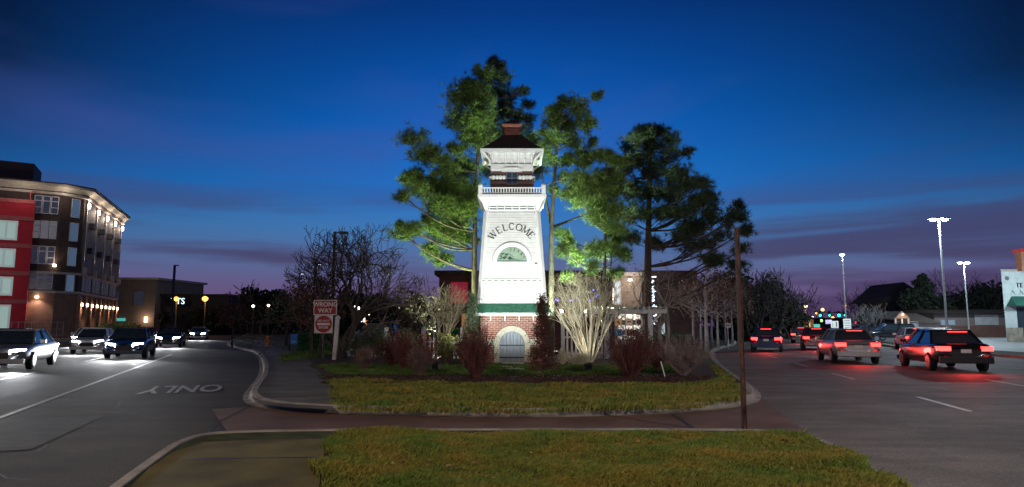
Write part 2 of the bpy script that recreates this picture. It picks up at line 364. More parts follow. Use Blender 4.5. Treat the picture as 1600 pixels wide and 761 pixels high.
for (cx_, cy_, w_, h_, a_) in ((-7.5, 10.5, 1.6, 3.4, .3), (-12.5, 17, 1.3, 4.5, .35)):
    q = [Vector((cx_, cy_, 0)) + Matrix.Rotation(a_, 3, 'Z') @ Vector((u * w_ / 2, v * h_ / 2, 0)) for u, v in ((-1, -1), (1, -1), (1, 1), (-1, 1))]
    b.add([(p.x, p.y, .003) for p in q], [(0, 1, 2, 3)])
struct(b.build('asphalt_patch', mat('darker_patch_asphalt', (.05, .045, .042), .75, .2, 3, bump=.5, bscale=70, spec=.2)))

# ---------------------------------------------------------------- grass
def inpoly(x, y, poly):
    r_ = np.zeros(len(x), bool); n = len(poly); j = n - 1
    for i in range(n):
        xi, yi, xj, yj = poly[i][0], poly[i][1], poly[j][0], poly[j][1]
        if yi != yj:
            r_ ^= ((yi > y) != (yj > y)) & (x < (xj - xi) * (y - yi) / (yj - yi) + xi)
        j = i
    return r_
def grass(name, poly, n, z, h, w, label, clump=1.0, mm=None):
    xs = [p[0] for p in poly]; ys = [p[1] for p in poly]
    x = nr.uniform(min(xs), max(xs), n); y = nr.uniform(min(ys), max(ys), n)
    k = inpoly(x + .10 * np.sin(y * 5.3 + np.sin(x * 9)) + nr.normal(0, .03, n), y + nr.normal(0, .03, n), poly); x = x[k]; y = y[k]; n = len(x)
    cl = .5 + .5 * np.sin(x * 2.1 + 1.3 * np.sin(y * 1.7)) * np.sin(y * 2.9 + 1.1 * np.sin(x * 1.3))
    cl2 = .5 + .5 * np.sin(x * 9 + 2 * np.sin(y * 7)) * np.sin(y * 8 + 2 * np.sin(x * 6))
    hh = h * (.28 + .8 * cl * clump + .45 * cl2) * nr.uniform(.6, 1.25, n)
    a = nr.uniform(0, 2 * np.pi, n); lx = nr.normal(0, .45, n) * hh + .25 * hh; ly = nr.normal(0, .4, n) * hh
    z0 = z + .04 * cl * (h / .09)
    dx = np.cos(a) * w / 2; dy = np.sin(a) * w / 2
    V = np.empty((n, 4, 3))
    V[:, 0] = np.c_[x - dx, y - dy, z0 - .03]; V[:, 1] = np.c_[x + dx, y + dy, z0 - .03]
    V[:, 2] = np.c_[x + lx * .4 + dx * .7, y + ly * .4 + dy * .7, z0 + hh * .6]; V[:, 3] = np.c_[x + lx, y + ly, z0 + hh]
    F = np.arange(n * 4).reshape(n, 4)
    T = np.concatenate([F[:, [0, 1, 2]], F[:, [0, 2, 3]]])
    o = fast(name, V.reshape(-1, 3), T, mm or grassm); tag(o, label, 'grass', kind='stuff'); return o
def mound(name, poly, z, h):
    pass
gp = [G(*p, .1) for p in [(507, 830), (500, 765), (508, 715), (522, 684), (600, 681), (800, 679.5), (1100, 679.5), (1200, 682), (1262, 689), (1312, 706), (1350, 731), (1397, 765), (1470, 830)]]
grass('foreground_grass', gp, 260000, .10, .072, .0075, 'olive and brown grass of the nearest verge')
gp = [G(*p, .115) for p in [(522, 640), (519, 612), (516, 594), (640, 598), (800, 602), (960, 602), (1092, 600), (1128, 592), (1112, 572), (1124, 578), (1142, 594), (1158, 607), (1164, 618), (1150, 627), (1080, 637), (1000, 641), (800, 645), (640, 643)]]
grass('island_grass', gp, 150000, .115, .065, .016, 'green lawn in front of the planting bed')
gp = [G(*p, .12) for p in [(492, 572), (530, 586), (700, 586), (960, 586), (1060, 583), (1085, 572), (960, 572), (700, 571), (560, 570)]]
grass('bed_grass', gp, 60000, .12, .06, .022, 'green grass strip between the shrubs', mm=mat('bed_grass_blades', (.08, .15, .02), .7, .2, 1, island=.4))
grass('verge_grass', [(-13.5, 50), (-8, 50), (-9.5, 32), (-9.3, 28), (-11, 33)], 26000, .12, .07, .04, 'green lawn beside the walk under the small trees', mm=_m['bed_grass_blades'])
grass('roadside_grass', [(11.9, 42), (13.2, 50), (6, 50), (8, 30), (9.2, 33)], 26000, .12, .07, .04, 'pale grass under the row of small trees', mm=mat('pale_grass_blades', (.16, .17, .09), .8, .2, 1, island=.4))
# fallen leaves and pebbles in the mulch
n = 1500; pts = []
b = MB()
for i in range(900):
    p = G(rng.uniform(500, 1110), rng.uniform(560, 601), .12); s_ = rng.uniform(.02, .06); a = rng.uniform(0, 6.3)
    b.add([(p.x + s_ * math.cos(a + k * 2.1), p.y + s_ * math.sin(a + k * 2.1), .135 + rng.uniform(0, .02)) for k in range(3)], [(0, 1, 2)])
for i in range(160):
    p = G(rng.uniform(520, 1250), rng.uniform(690, 760), .1); s_ = rng.uniform(.015, .035); a = rng.uniform(0, 6.3)
    b.add([(p.x + s_ * math.cos(a + k * 1.6), p.y + s_ * math.sin(a + k * 1.6), .15 + rng.uniform(0, .03)) for k in range(4)], [(0, 1, 2, 3)])
tag(b.build('fallen_leaves', mat('dead_leaves', (.22, .12, .05), .8, .4, 6, island=.6)), 'dead brown leaves scattered on the mulch bed and the near grass', 'leaves', kind='stuff')
b = MB()
for i in range(1600):
    p = G(rng.uniform(500, 1110), rng.uniform(587, 600), .12); a = rng.uniform(0, 3.14); L = rng.uniform(.04, .14)
    b.bar((p.x, p.y, .13), (p.x + L * math.cos(a), p.y + L * math.sin(a), .13 + rng.uniform(0, .04)), rng.uniform(.012, .03))
tag(b.build('mulch_chips', soil), 'dark red mulch chips along the front of the bed', 'mulch', kind='stuff')

# ================================================================ VEGETATION
barkp = mat('pine_bark', (.12, .10, .075), .9, .35, 6, bump=.9, bscale=22, stretch=(1, 1, .35))
barkd = mat('dark_bark', (.075, .055, .045), .9, .3, 6, bump=.8, bscale=25, stretch=(1, 1, .3))
barkl = mat('pale_bark', (.55, .50, .36), .8, .25, 5, stretch=(1, 1, .3))
barkg = mat('greyish_bark', (.30, .27, .25), .85, .25, 5, stretch=(1, 1, .3))
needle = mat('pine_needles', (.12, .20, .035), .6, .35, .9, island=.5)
needle2 = mat('dark_pine_needles', (.045, .075, .03), .6, .35, .9, island=.5)  # darker copy of the needles, shade of the unlit crowns put into the colour
def tufts(cent, outd, K, L, w):
    n = len(cent); cent = np.repeat(cent, K, 0); od = np.repeat(outd, K, 0); m = n * K
    d = nr.normal(size=(m, 3)); d /= np.linalg.norm(d, axis=1)[:, None]; d = d + od * .9; d /= np.linalg.norm(d, axis=1)[:, None] + 1e-6
    s_ = np.cross(d, nr.normal(size=(m, 3))); s_ /= np.linalg.norm(s_, axis=1)[:, None] + 1e-6
    l = L * nr.uniform(.6, 1.2, m)[:, None]; p0 = cent + d * .02
    V = np.stack([p0 - s_ * w / 2, p0 + s_ * w / 2, p0 + d * l], 1)
    return V.reshape(-1, 3), np.arange(m * 3).reshape(-1, 3)
def pine(label, name, trunk_px, depth, clumps, r0, group=None, needles=None, dens=1.0, K=19, L=.30, w=.019, bark=None, extra=(), thick=.55):
    tp = [P(x, y, depth) for x, y in trunk_px]; tp[0].z = 0
    root = thing(name, label, 'tree', tuple(tp[0]), 0, group); base = tp[0].copy(); M_ = Matrix.Translation(base)
    t = MB(); H = tp[-1].z
    sm = smooth_pts(tp, 2); t.tube(sm, [r0 * (1.25 if i == 0 else 1) * (1 - .82 * (p.z / H)) + .02 for i, p in enumerate(sm)], 9)
    for ex in extra:
        e = smooth_pts([P(x, y, depth + .2) for x, y in ex], 2)
        t.tube(e, [r0 * .55 * (1 - .7 * i / len(e)) for i in range(len(e))], 7)
        sm = sm + e
    cents = []; outs = []; twigs = MB()
    pxm = depth / FPX
    for cx, cy, cr in clumps:
        reps = 2 if cr >= 14 else 1
        for q in range(reps):
            r_ = cr * pxm; cc = P(cx, cy, depth)
            tx = min(sm, key=lambda s_: abs(s_.z - (cc.z - .25 * abs(cc.x - s_.x))))
            cc.y += rng.uniform(-1, 1) * (.5 + thick * (abs(cc.x - tx.x) + r_))
            hd = math.hypot(cc.x - tx.x, cc.y - tx.y)
            a = min(sm, key=lambda s_: abs(s_.z - (cc.z - .3 * hd - .2)))
            mid = (a + cc) / 2 + Vector((rng.uniform(-.15, .15), rng.uniform(-.15, .15), -.12 * hd + rng.uniform(-.1, .2)))
            rb = max(.015, min(.06, .012 + .014 * hd)); lp = smooth_pts([a, mid, cc], 2)
            t.tube(lp, [rb * (1 - .65 * i / len(lp)) for i in range(len(lp))], 5, False)
            nt = int(max(16, 135 * (r_ / .45) ** 1.8 * dens / reps))
            hubs = []
            for k in range(max(3, nt // 7)):
                d = Vector((rng.gauss(0, 1), rng.gauss(0, 1), rng.gauss(.2, .8))).normalized()
                e = cc + d * r_ * rng.uniform(.45, 1.0); e.z = cc.z + (e.z - cc.z) * .8
                st_ = lp[rng.randint(len(lp) // 2, len(lp) - 1)]
                t.tube([st_, (st_ + e) / 2 + Vector((0, 0, -.05)), e], [.011, .008, .005], 3, False); hubs.append((e, (e - cc).normalized()))
            for k in range(nt):
                e, dd = rng.choice(hubs); sp = r_ * .36
                cents.append((e.x + rng.gauss(0, sp), e.y + rng.gauss(0, sp), e.z + rng.gauss(0, sp * .75))); outs.append((dd.x * .5, dd.y * .5, dd.z * .3 + .5))
    t.build('trunk', bark or barkp, root, world=M_, smooth=True); 
    V, F = tufts(np.array(cents), np.array(outs), K, L, w); V = V - np.array(base)
    fast('crown', V, F, needles or needle, root); return root
pine('tall pine just left of the tower, lit bright green from below', 'pine_tree', [(742, 545), (741, 400), (743, 300), (748, 220), (757, 140)], 35,
     [(752, 112, 11), (738, 128, 17), (724, 150, 20), (746, 158, 20), (722, 185, 22), (746, 195, 20), (740, 218, 20), (760, 228, 14), (655, 233, 20), (640, 262, 16), (672, 246, 16), (650, 288, 12), (664, 308, 15), (642, 322, 10),
      (700, 268, 20), (722, 262, 22), (705, 298, 22), (733, 300, 20), (690, 332, 20), (718, 338, 20), (680, 357, 16), (705, 368, 18), (733, 372, 11), (640, 375, 13), (658, 366, 11), (672, 393, 13), (690, 403, 12), (630, 357, 8), (676, 286, 13), (712, 236, 12), (664, 340, 10), (756, 180, 14), (700, 318, 18), (730, 322, 16), (712, 352, 14)], .17, dens=1.15)
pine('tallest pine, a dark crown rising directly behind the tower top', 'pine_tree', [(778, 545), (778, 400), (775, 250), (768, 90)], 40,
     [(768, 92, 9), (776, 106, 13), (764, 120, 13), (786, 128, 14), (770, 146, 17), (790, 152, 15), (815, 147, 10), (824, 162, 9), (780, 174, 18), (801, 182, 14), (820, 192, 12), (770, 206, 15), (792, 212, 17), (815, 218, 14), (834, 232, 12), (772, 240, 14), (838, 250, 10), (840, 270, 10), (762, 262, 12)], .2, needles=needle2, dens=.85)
pine('slim pine just right of the tower with green lit upper crown', 'pine_tree', [(862, 545), (861, 400), (863, 320), (869, 240), (878, 165)], 33,
     [(885, 156, 13), (866, 168, 12), (905, 168, 15), (925, 163, 8), (858, 192, 13), (884, 190, 17), (912, 196, 14), (929, 213, 9), (864, 222, 15), (893, 222, 15), (918, 232, 12), (858, 250, 11), (888, 252, 13), (910, 262, 10), (847, 238, 8), (880, 278, 10), (865, 295, 8), (900, 285, 8), (846, 210, 8), (926, 190, 9)], .15, dens=.9,
     extra=[[(861, 350), (850, 300), (848, 270)], [(862, 355), (890, 345), (915, 335)]])
pine('twin-trunk young pine with a bright green ball of needles', 'pine_tree', [(945, 545), (944, 430), (947, 330), (948, 245)], 31.5,
     [(908, 292, 19), (889, 312, 11), (930, 296, 19), (953, 300, 16), (905, 318, 16), (933, 322, 16), (953, 330, 15), (945, 270, 13), (936, 246, 10), (951, 238, 9), (965, 260, 12), (925, 348, 12), (960, 360, 15), (893, 384, 12), (880, 397, 9), (905, 402, 12), (930, 395, 12), (884, 360, 11), (950, 390, 14), (973, 400, 12), (919, 424, 10), (970, 376, 11), (965, 425, 10), (890, 430, 9), (960, 285, 12), (940, 350, 12)], .1, dens=1.1,
     extra=[[(945, 480), (954, 430), (957, 360), (960, 290)]])
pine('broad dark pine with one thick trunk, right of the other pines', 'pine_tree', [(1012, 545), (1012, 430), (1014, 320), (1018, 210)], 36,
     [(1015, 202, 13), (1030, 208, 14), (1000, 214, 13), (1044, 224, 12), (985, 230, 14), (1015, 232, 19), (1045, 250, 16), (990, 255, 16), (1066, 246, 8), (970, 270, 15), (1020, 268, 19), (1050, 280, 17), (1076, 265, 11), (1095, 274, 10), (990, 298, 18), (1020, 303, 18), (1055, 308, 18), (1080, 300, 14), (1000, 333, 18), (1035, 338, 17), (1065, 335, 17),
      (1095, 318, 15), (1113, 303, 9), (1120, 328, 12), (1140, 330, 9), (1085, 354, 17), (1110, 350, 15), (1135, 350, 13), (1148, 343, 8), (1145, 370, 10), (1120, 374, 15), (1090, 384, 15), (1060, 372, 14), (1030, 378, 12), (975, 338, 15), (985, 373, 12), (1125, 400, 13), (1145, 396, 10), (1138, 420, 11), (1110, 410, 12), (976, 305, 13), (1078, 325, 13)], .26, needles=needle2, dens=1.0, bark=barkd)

RMIN = .005
def grow(mb, p, d, L, r, lv, rg, up=.15, split=.55, nseg=3, ends=None, twist=.28, side=.7):
    pts = [p]; rad = [r]; q = p.copy(); dd = d.copy()
    for i in range(nseg):
        dd = (dd + Vector((rg.gauss(0, twist), rg.gauss(0, twist), rg.gauss(0, twist) + up * .5))).normalized()
        q = q + dd * L / nseg; pts.append(q.copy()); rad.append(max(RMIN, r * (1 - .30 * (i + 1) / nseg)))
    mb.tube(pts, rad, 6 if r > .04 else (4 if r > .012 else 3), False)
    if lv <= 0:
        if ends is not None: ends.append(q)
        return
    n = 2 if rg.random() < .6 else 3
    for k in range(n):
        a = Vector((rg.gauss(0, 1), rg.gauss(0, 1), rg.gauss(0, .7))).normalized()
        nd = (dd + a * split * rg.uniform(.7, 1.3)).normalized(); nd = (nd + Vector((0, 0, up * .4))).normalized()
        grow(mb, q, nd, L * rg.uniform(.66, .9), rad[-1] * rg.uniform(.68, .88), lv - 1, rg, up, split, nseg, ends, twist, .7)
    if rg.random() < side:
        m = pts[1 + nseg // 2]; a = Vector((rg.gauss(0, 1), rg.gauss(0, 1), rg.gauss(0, .6))).normalized()
        grow(mb, m, (dd + a * .9).normalized(), L * .7, rad[-1] * .5, max(lv - 2, 0), rg, up, split, nseg, ends, twist)
def leaves(cents, spread, per, size):
    c = np.repeat(np.array([tuple(x) for x in cents]), per, 0); n = len(c); c = c + nr.normal(0, spread, c.shape)
    a = nr.normal(size=(n, 3)); a /= np.linalg.norm(a, axis=1)[:, None]; b = np.cross(a, nr.normal(size=(n, 3))); b /= np.linalg.norm(b, axis=1)[:, None] + 1e-6
    s_ = size * nr.uniform(.6, 1.3, n)[:, None]
    V = np.stack([c - a * s_ * .5, c + b * s_ * .35, c + a * s_ * .6, c - b * s_ * .35], 1)
    return V.reshape(-1, 3), np.arange(n * 4).reshape(-1, 4)
def bare_tree(name, label, loc, stems, lv, bark, seed, up=.12, split=.55, leafm=None, per=0, lsize=.06, spread=.12, group=None, cat='tree', L0=1.0):
    stems = [(d, L * L0, r) for d, L, r in stems]
    rg = random.Random(seed); root = thing(name, label, cat, loc, 0, group); mb = MB(); ends = []
    for (d, L, r) in stems:
        grow(mb, Vector((rg.uniform(-.08, .08), rg.uniform(-.08, .08), -.02)), Vector(d).normalized(), L, r, lv, rg, up, split, 4, ends, .16 if L0 != 1 else .28, 0 if L0 != 1 else .7)
    mb.build('trunk', bark, root, smooth=True)
    if leafm and per:
        V, F = leaves(ends, spread, per, lsize); fast('crown', V, F, leafm, root)
    return root
g = G(527, 566)
RMIN = .012
bare_tree('bare_tree', 'large bare spreading tree with forked trunk behind the red road signs', (P(531, 560, 31.6).x, 31.6, .12),
          [((-.32, .1, 1), 2.0, .17), ((.02, .3, 1), 2.2, .19), ((.42, -.1, 1), 2.1, .18), ((-.75, .25, 1), 1.9, .10), ((.85, .2, 1), 1.9, .11)], 6, mat('bare_tree_bark', (.075, .058, .052), .9, .3, 6, bump=.8), 5, up=.10, split=.72, L0=.77)
RMIN = .005
# multi-stemmed pale crape myrtles
def vase(label, loc, h, w, n, seed, bark, leafm, group=None, name='crape_myrtle'):
    rg = random.Random(seed); root = thing(name, label, 'shrub', loc, 0, group); mb = MB(); ends = []
    for i in range(n):
        a = rg.uniform(0, 6.28); s_ = rg.uniform(.1, 1) ** .7 * w / h * .55
        d = Vector((math.cos(a) * s_ * 1.25, math.sin(a) * s_ * .7, 1)).normalized(); p = Vector((math.cos(a) * .16 * rg.random(), math.sin(a) * .12, -.02))
        hh = h * rg.uniform(.5, .72); pts = [p]; q = p.copy(); dd = d.copy()
        for k in range(5):
            dd = (dd + Vector((rg.gauss(0, .06), rg.gauss(0, .06), .0))).normalized(); q = q + dd * hh / 5; pts.append(q.copy())
        r_ = rg.uniform(.022, .042); mb.tube(pts, [r_ * (1 - .12 * k) for k in range(6)], 5, False)
        for st in (3, 4, 5, 5):
            grow(mb, pts[st], (dd + Vector((rg.gauss(0, .35), rg.gauss(0, .35), .1))).normalized(), h * .13, r_ * .5, 2, rg, .1, .4, 2, ends, .15)
    mb.build('stems', bark, root, smooth=True)
    if leafm:
        V, F = leaves(ends, .03, 3, .05); fast('seed_heads', V, F, leafm, root)
    return root
seedm = mat('dry_seed_heads', (.38, .32, .18), .8, .3, 3, island=.4)
g = G(922, 571); vase('large pale many-stemmed bare shrub fanning out right of the tower', (g.x, g.y, .12), 3.75, 3.0, 34, 3, barkl, seedm)
g = P(690, 540, 32.4); vase('small pale bare many-stemmed shrub behind the picket fence', (g.x, 32.4, .1), 3.5, 2.3, 20, 8, barkl, None)
LEFTV = 1
g = P(640, 540, 35); vase('dim bare many-stemmed shrub left of the pale one behind the fence', (g.x, 36, .1), 3.1, 1.8, 12, 9, barkd, None)
# shrubs of the bed
def shrub(label, px, py, w, h, stemm, leafm, ns, nl, seed, lsize=.05, name='shrub', shape='round', dp=None):
    rg = random.Random(seed); g = G(px, py); root = thing(name, label, 'shrub', (g.x, g.y, .12)); mb = MB(); ends = []
    dp = dp or w * .8
    for i in range(ns):
        a = rg.uniform(0, 6.28); ph = rg.uniform(0, 1) ** .6
        if shape == 'cone':
            z = h * rg.uniform(.1, 1); rr_ = (1 - z / h) * .5 + .05; e = Vector((math.cos(a) * rr_ * w, math.sin(a) * rr_ * w, z)); st = Vector((0, 0, z * .85)); 
        else:
            z = h * rg.uniform(.45, 1); rr_ = .5 * ph * math.sqrt(max(0, 1 - ((z / h - .55) / .5) ** 2)) if z / h > .55 else .5 * ph
            e = Vector((math.cos(a) * rr_ * w, math.sin(a) * rr_ * dp, z)); st = Vector((math.cos(a) * .06, math.sin(a) * .06, 0))
        m = st.lerp(e, .5) + Vector((rg.gauss(0, .04), rg.gauss(0, .04), rg.gauss(.03, .03)))
        mb.tube([st, m, e], [.009, .006, .003], 3, False)
        for k in range(4):
            t = rg.uniform(.35, 1); q = st.lerp(e, t); e2 = q + Vector((rg.gauss(0, .09), rg.gauss(0, .09), rg.gauss(.06, .07))); mb.tube([q, e2], [.005, .002], 3, False); ends += [q, e2]
        ends.append(e)
    if shape == 'cone': mb.tube([(0, 0, 0), (0, 0, h * .95)], [.035, .01], 6)
    mb.build('stems', stemm, root)
    if nl: 
        V, F = leaves([rg.choice(ends) for _ in range(nl)], .035, 2, lsize); fast('foliage', V, F, leafm, root)
    return root
redst = mat('red_brown_stems', (.15, .05, .045), .8, .3, 5); redlf = mat('dark_red_leaves', (.13, .035, .03), .7, .3, 4, island=.5)
grst = mat('grey_brown_stems', (.17, .11, .10), .8, .3, 5); brlf = mat('brown_leaves', (.10, .055, .03), .8, .3, 4, island=.5)
dklf = mat('dark_green_leaves', (.035, .07, .025), .5, .3, 4, island=.5); yllf = mat('yellow_green_leaves', (.20, .22, .05), .5, .4, 3, island=.5); orlf = mat('rust_orange_leaves', (.28, .08, .025), .7, .3, 3, island=.4)
shrub('round reddish-brown twiggy shrub left of the wooden door', 743, 598, 1.45, 1.5, redst, redlf, 230, 900, 1, .035)
shrub('narrow twiggy brown conifer shrub right of the wooden door', 848, 597, .95, 2.35, redst, mat('rusty_green_leaves', (.10, .05, .03), .7, .3, 3, island=.5), 240, 1900, 2, .045, shape='cone')
shrub('narrow dark green conifer shrub left of the brick base', 737, 574, .95, 2.7, barkd, dklf, 240, 2600, 3, .06, shape='cone')
shrub('variegated yellow-green shrub in front of the picket fence', 697, 577, 1.3, 1.15, grst, yllf, 90, 1200, 4, .07)
shrub('rust-orange leaved shrub beside the variegated one', 662, 580, 1.0, 1.15, redst, orlf, 110, 800, 5, .05)
shrub('low brown twiggy shrub with bare grey stems near the front of the bed', 655, 592, 1.0, .85, grst, redlf, 170, 350, 6, .03)
shrub('dark brown rounded shrub in the left middle of the bed', 612, 577, 1.5, 1.25, redst, brlf, 150, 1400, 7, .05)
shrub('dark green rounded shrub under the bare tree limbs', 563, 570, 1.5, 1.2, barkd, dklf, 110, 1500, 8, .055)
shrub('small grey twiggy shrub at the left end of the bed', 570, 585, .9, .8, grst, redlf, 150, 250, 9, .03)
shrub('dark green shrub close behind the rust-orange one', 637, 566, 1.2, 1.3, barkd, dklf, 110, 1400, 10, .055)
shrub('dark shrub close against the picket fence, nearest the white gate post', 590, 562, 1.5, 1.35, barkd, dklf, 110, 1700, 31, .055)
shrub('brown leafy shrub against the right end of the picket fence', 722, 566, 1.0, 1.0, redst, brlf, 110, 1000, 32, .045)
shrub('tall dark reddish shrub in the middle of the left bed', 632, 582, 1.2, 1.35, redst, redlf, 200, 1000, 33, .04)
shrub('wide maroon twiggy shrub in front of the pergola', 985, 596, 2.1, 1.45, redst, redlf, 280, 1000, 11, .035)
shrub('pale grey twiggy shrub at the right end of the bed', 1068, 594, 1.9, 1.25, mat('pale_grey_stems', (.27, .2, .19), .8, .25, 5), redlf, 290, 350, 12, .03)
shrub('small dark green rounded shrub under the pergola post', 1003, 574, 1.25, 1.35, barkd, dklf, 100, 1500, 13, .055)
shrub('brown shrub between the maroon shrub and the pale grey one', 1028, 584, 1.1, 1.0, redst, brlf, 120, 900, 14, .04)
shrub('low tan twiggy shrub at the foot of the large pale bare shrub', 905, 577, 1.3, .45, barkl, seedm, 90, 260, 15, .03)
shrub('tiny pale clump of stalks left of the large bare shrub', 880, 574, .55, .55, barkl, seedm, 40, 60, 16, .03)
# small street trees with dead leaves
def leafy(label, loc, th, cw, ch, leafm, seed, bark=barkg, r=.09, per=5, lsize=.13, group=None, name='street_tree', dens=1):
    rg = random.Random(seed); root = thing(name, label, 'tree', loc, 0, group); mb = MB(); ends = []
    mb.tube([(0, 0, 0), (rg.uniform(-.05, .05), 0, th * .5), (0, 0, th), (.05, 0, th + ch * .75)], [r * 1.15, r, r * .8, r * .25], 8)
    for i in range(int(16 * dens)):
        z = th + ch * .7 * rg.random() * .9 - .05; a = rg.uniform(0, 6.28); f = 1 - .55 * ((z - th) / ch)
        d = Vector((math.cos(a) * f, math.sin(a) * f, .55)).normalized()
        grow(mb, Vector((0, 0, z)), d, cw * .22, r * .35, 2, rg, .1, .6, 2, ends, .2)
    mb.build('trunk', bark, root, smooth=True)
    V, F = leaves(ends, cw * .055, per, lsize); fast('crown', V, F, leafm, root); return root
dead = mat('dead_oak_leaves', (.17, .085, .055), .8, .35, 1.2, island=.45)
gl = 'small trees with trunks in a row along the right kerb'
for i, (px, Y) in enumerate([(1083, 40), (1095, 43), (1103, 38), (1112, 47), (1121, 43.5), (1133, 50), (1143, 54), (1153, 60)]):
    g = P(px, 500, Y)
    leafy(['small brown-leaved tree nearest the bent trunk in the right kerb row', 'second small tree of the right kerb row counted from the left', 'small tree with the thickest pale trunk in the right kerb row', 'fourth small tree of the right kerb row counted from the left', 'fifth small tree of the right kerb row, forked under its crown', 'small tree right beside the little white road sign', 'small tree just right of the little white road sign', 'farthest small tree of the right kerb row, partly behind the rusty pole'][i],
          (g.x, Y, .1), 1.9, 3.2, 2.9, dead, 40 + i, bark=mat('pale_trunk', (.42, .42, .44), .8, .2, 5), r=.11 if i == 2 else .075, per=6, group=gl)
for i, (px, Y, hh) in enumerate([(503, 33, 2.6), (487, 36, 2.7), (470, 41, 2.9), (449, 50, 3.2), (481, 60, 3.4)]):
    g = P(px, 500, Y)
    leafy(['brown tree nearest the wrong way sign on the left walk', 'second brown tree back along the left walk', 'brown tree right beside the blue board', 'pale green-tinged tree left of the blue board', 'far brown tree behind the others on the left walk'][i],
          (g.x, Y, .1), 1.2, hh * .95, hh, mat('pale_green_leaves', (.17, .20, .12), .7, .3, 2, island=.4) if i == 3 else dead, 60 + i, bark=barkd, per=7, group='small trees along the left walk')
g = P(363, 530, 46); leafy('small maroon tree standing alone at the far left kerb', (g.x, 46, .1), 1.0, 2.2, 1.9, mat('maroon_leaves', (.10, .04, .04), .8, .3, 2, island=.4), 71, bark=barkd, r=.06, per=7)
g = P(1052, 540, 31); bare_tree('bare_tree', 'bent-trunk bare tree with brown twigs right of the pergola', (g.x, 33, .1), [((-.25, 0, 1), 1.5, .13), ((.35, .2, 1), 1.4, .1), ((-.6, .3, 1), 1.2, .07)], 4, barkg, 23, up=.12, split=.6, leafm=dead, per=3, lsize=.08, spread=.15)
def far_tree(label, px, Y, H, seed, lv=4, n=4, r=.16, leafm=None, group='bare trees on the skyline'):
    g = P(px, 510, Y); rg = random.Random(seed)
    st = [((rg.uniform(-.5, .5), rg.uniform(-.4, .4), 1), H * .30, r) for _ in range(n)]
    return bare_tree('bare_tree', label, (g.x, Y, 0), st, lv, mat('far_bark', (.035, .028, .028), .9, .2), seed, up=.16, split=.5, group=group, leafm=leafm, per=4 if leafm else 0, lsize=.5, spread=.5)
fl = [('bare tree just right of the rusty pole', 1176, 58, 7.2), ('wide bare tree, second right of the rusty pole', 1200, 66, 7.6), ('bare tree above the far tan house', 1232, 80, 7.4), ('lower bare tree left of the traffic lights', 1258, 100, 6.5),
      ('bare tree left of the slim white lamp', 1335, 120, 9.2), ('bare tree behind the two white signs', 1372, 125, 9.6), ('bare tree between the far bungalow and the slim lamp', 1350, 150, 10.4),
      ('bare tree left of the middle parking lamp', 1490, 110, 11), ('bare tree behind the middle parking lamp', 1530, 115, 11.6), ('bare tree behind the low garage building', 1560, 105, 11), ('bare tree behind the roof of the low garage building', 1500, 140, 12),
      ('bare tree on the far left horizon', 350, 130, 8.6), ('slender bare tree left of the dark round tree', 372, 140, 10), ('bare tree beyond the far grey wall', 320, 150, 7.2),
      ('bare tree behind the pale tan building', 255, 150, 12.5), ('bare tree behind the left end of the pale tan building', 225, 150, 12.0), ('bare tree behind the forked bare tree', 612, 52, 5.2), ('bare tree above the fast food lights', 590, 95, 6.4), ('bare tree beside the dark lamp post behind the signs', 505, 75, 6.6)]
RMIN = .022
for i, (l, px, Y, H) in enumerate(fl): far_tree(l, px, Y, H, 100 + i, lv=4, n=4 if i < 12 else 3, r=.13 * H / 8)
g = P(1358, 505, 88); bare_tree('bare_tree', 'pale bare tree with fine grey branches left of the bungalow', (g.x, 88, 0), [((rng.uniform(-.6, .6), .2, 1), 1.5, .07) for _ in range(6)], 4, mat('pale_far_bark', (.30, .29, .30), .9, .1), 77, up=.15, split=.4)
RMIN = .005
fdk = mat('far_dark_foliage', (.012, .02, .010), .8, .3, .5, island=.3)
def blobtree(label, px, Y, zc, w, h, seed, shape='round', n=2600, ls=.55):
    g = P(px, 510, Y); rg = random.Random(seed); root = thing('dark_tree', label, 'tree', (g.x, Y, 0)); mb = MB(); mb.tube([(0, 0, 0), (0, 0, zc)], [.25, .12], 7); c = []
    lob = [(Vector((rg.gauss(0, .28) * w, rg.gauss(0, .28) * w, zc + rg.uniform(-.5, .5) * h)), rg.uniform(.16, .28) * w) for _ in range(16)]
    if shape == 'cone': lob = [(Vector((rg.gauss(0, .16) * w * (1 - k / 18), rg.gauss(0, .16) * w * (1 - k / 18), .8 + (zc + h / 2 - 1) * k / 18)), w * .42 * (1 - k / 19) + .15) for k in range(18)]
    for k in range(n):
        p, r_ = rg.choice(lob); d = Vector((rg.gauss(0, 1), rg.gauss(0, 1), rg.gauss(0, .7))).normalized() * r_ * rg.random() ** .4; c.append(p + d)
        if k % 40 == 0: mb.tube([(0, 0, p.z * .8), p], [.08, .03], 4, False)
    mb.build('trunk', barkd, root); V, F = leaves(c, .1, 2, ls); fast('crown', V, F, fdk, root)
blobtree('dark round tree on the left horizon beyond the walk', 408, 110, 4.2, 7.5, 4.8, 1)
blobtree('dark bushy trees line end left of the round tree', 335, 120, 2.4, 8, 3, 2, n=1600)
blobtree('tall black conifer standing behind the bungalow', 1447, 100, 5, 7.5, 8.4, 3, 'cone', 4200, .5)
blobtree('black evergreen left of the big dark roof', 1398, 118, 4.0, 7.5, 5, 4)
blobtree('dark mass of evergreen behind the right kerb row', 1150, 75, 3.2, 9, 5.4, 5)
blobtree('dark evergreen left of the far tan house', 1192, 90, 2.8, 9, 4.2, 6)
blobtree('dark evergreen behind the bed trees on the left', 560, 85, 2.6, 9, 3.6, 7)
blobtree('dark bush between the fast food lights and the pale shrubs', 630, 70, 2.2, 6, 3.4, 8)
blobtree('dark tree between the two parking lamps', 1492, 112, 3, 9, 5, 9)
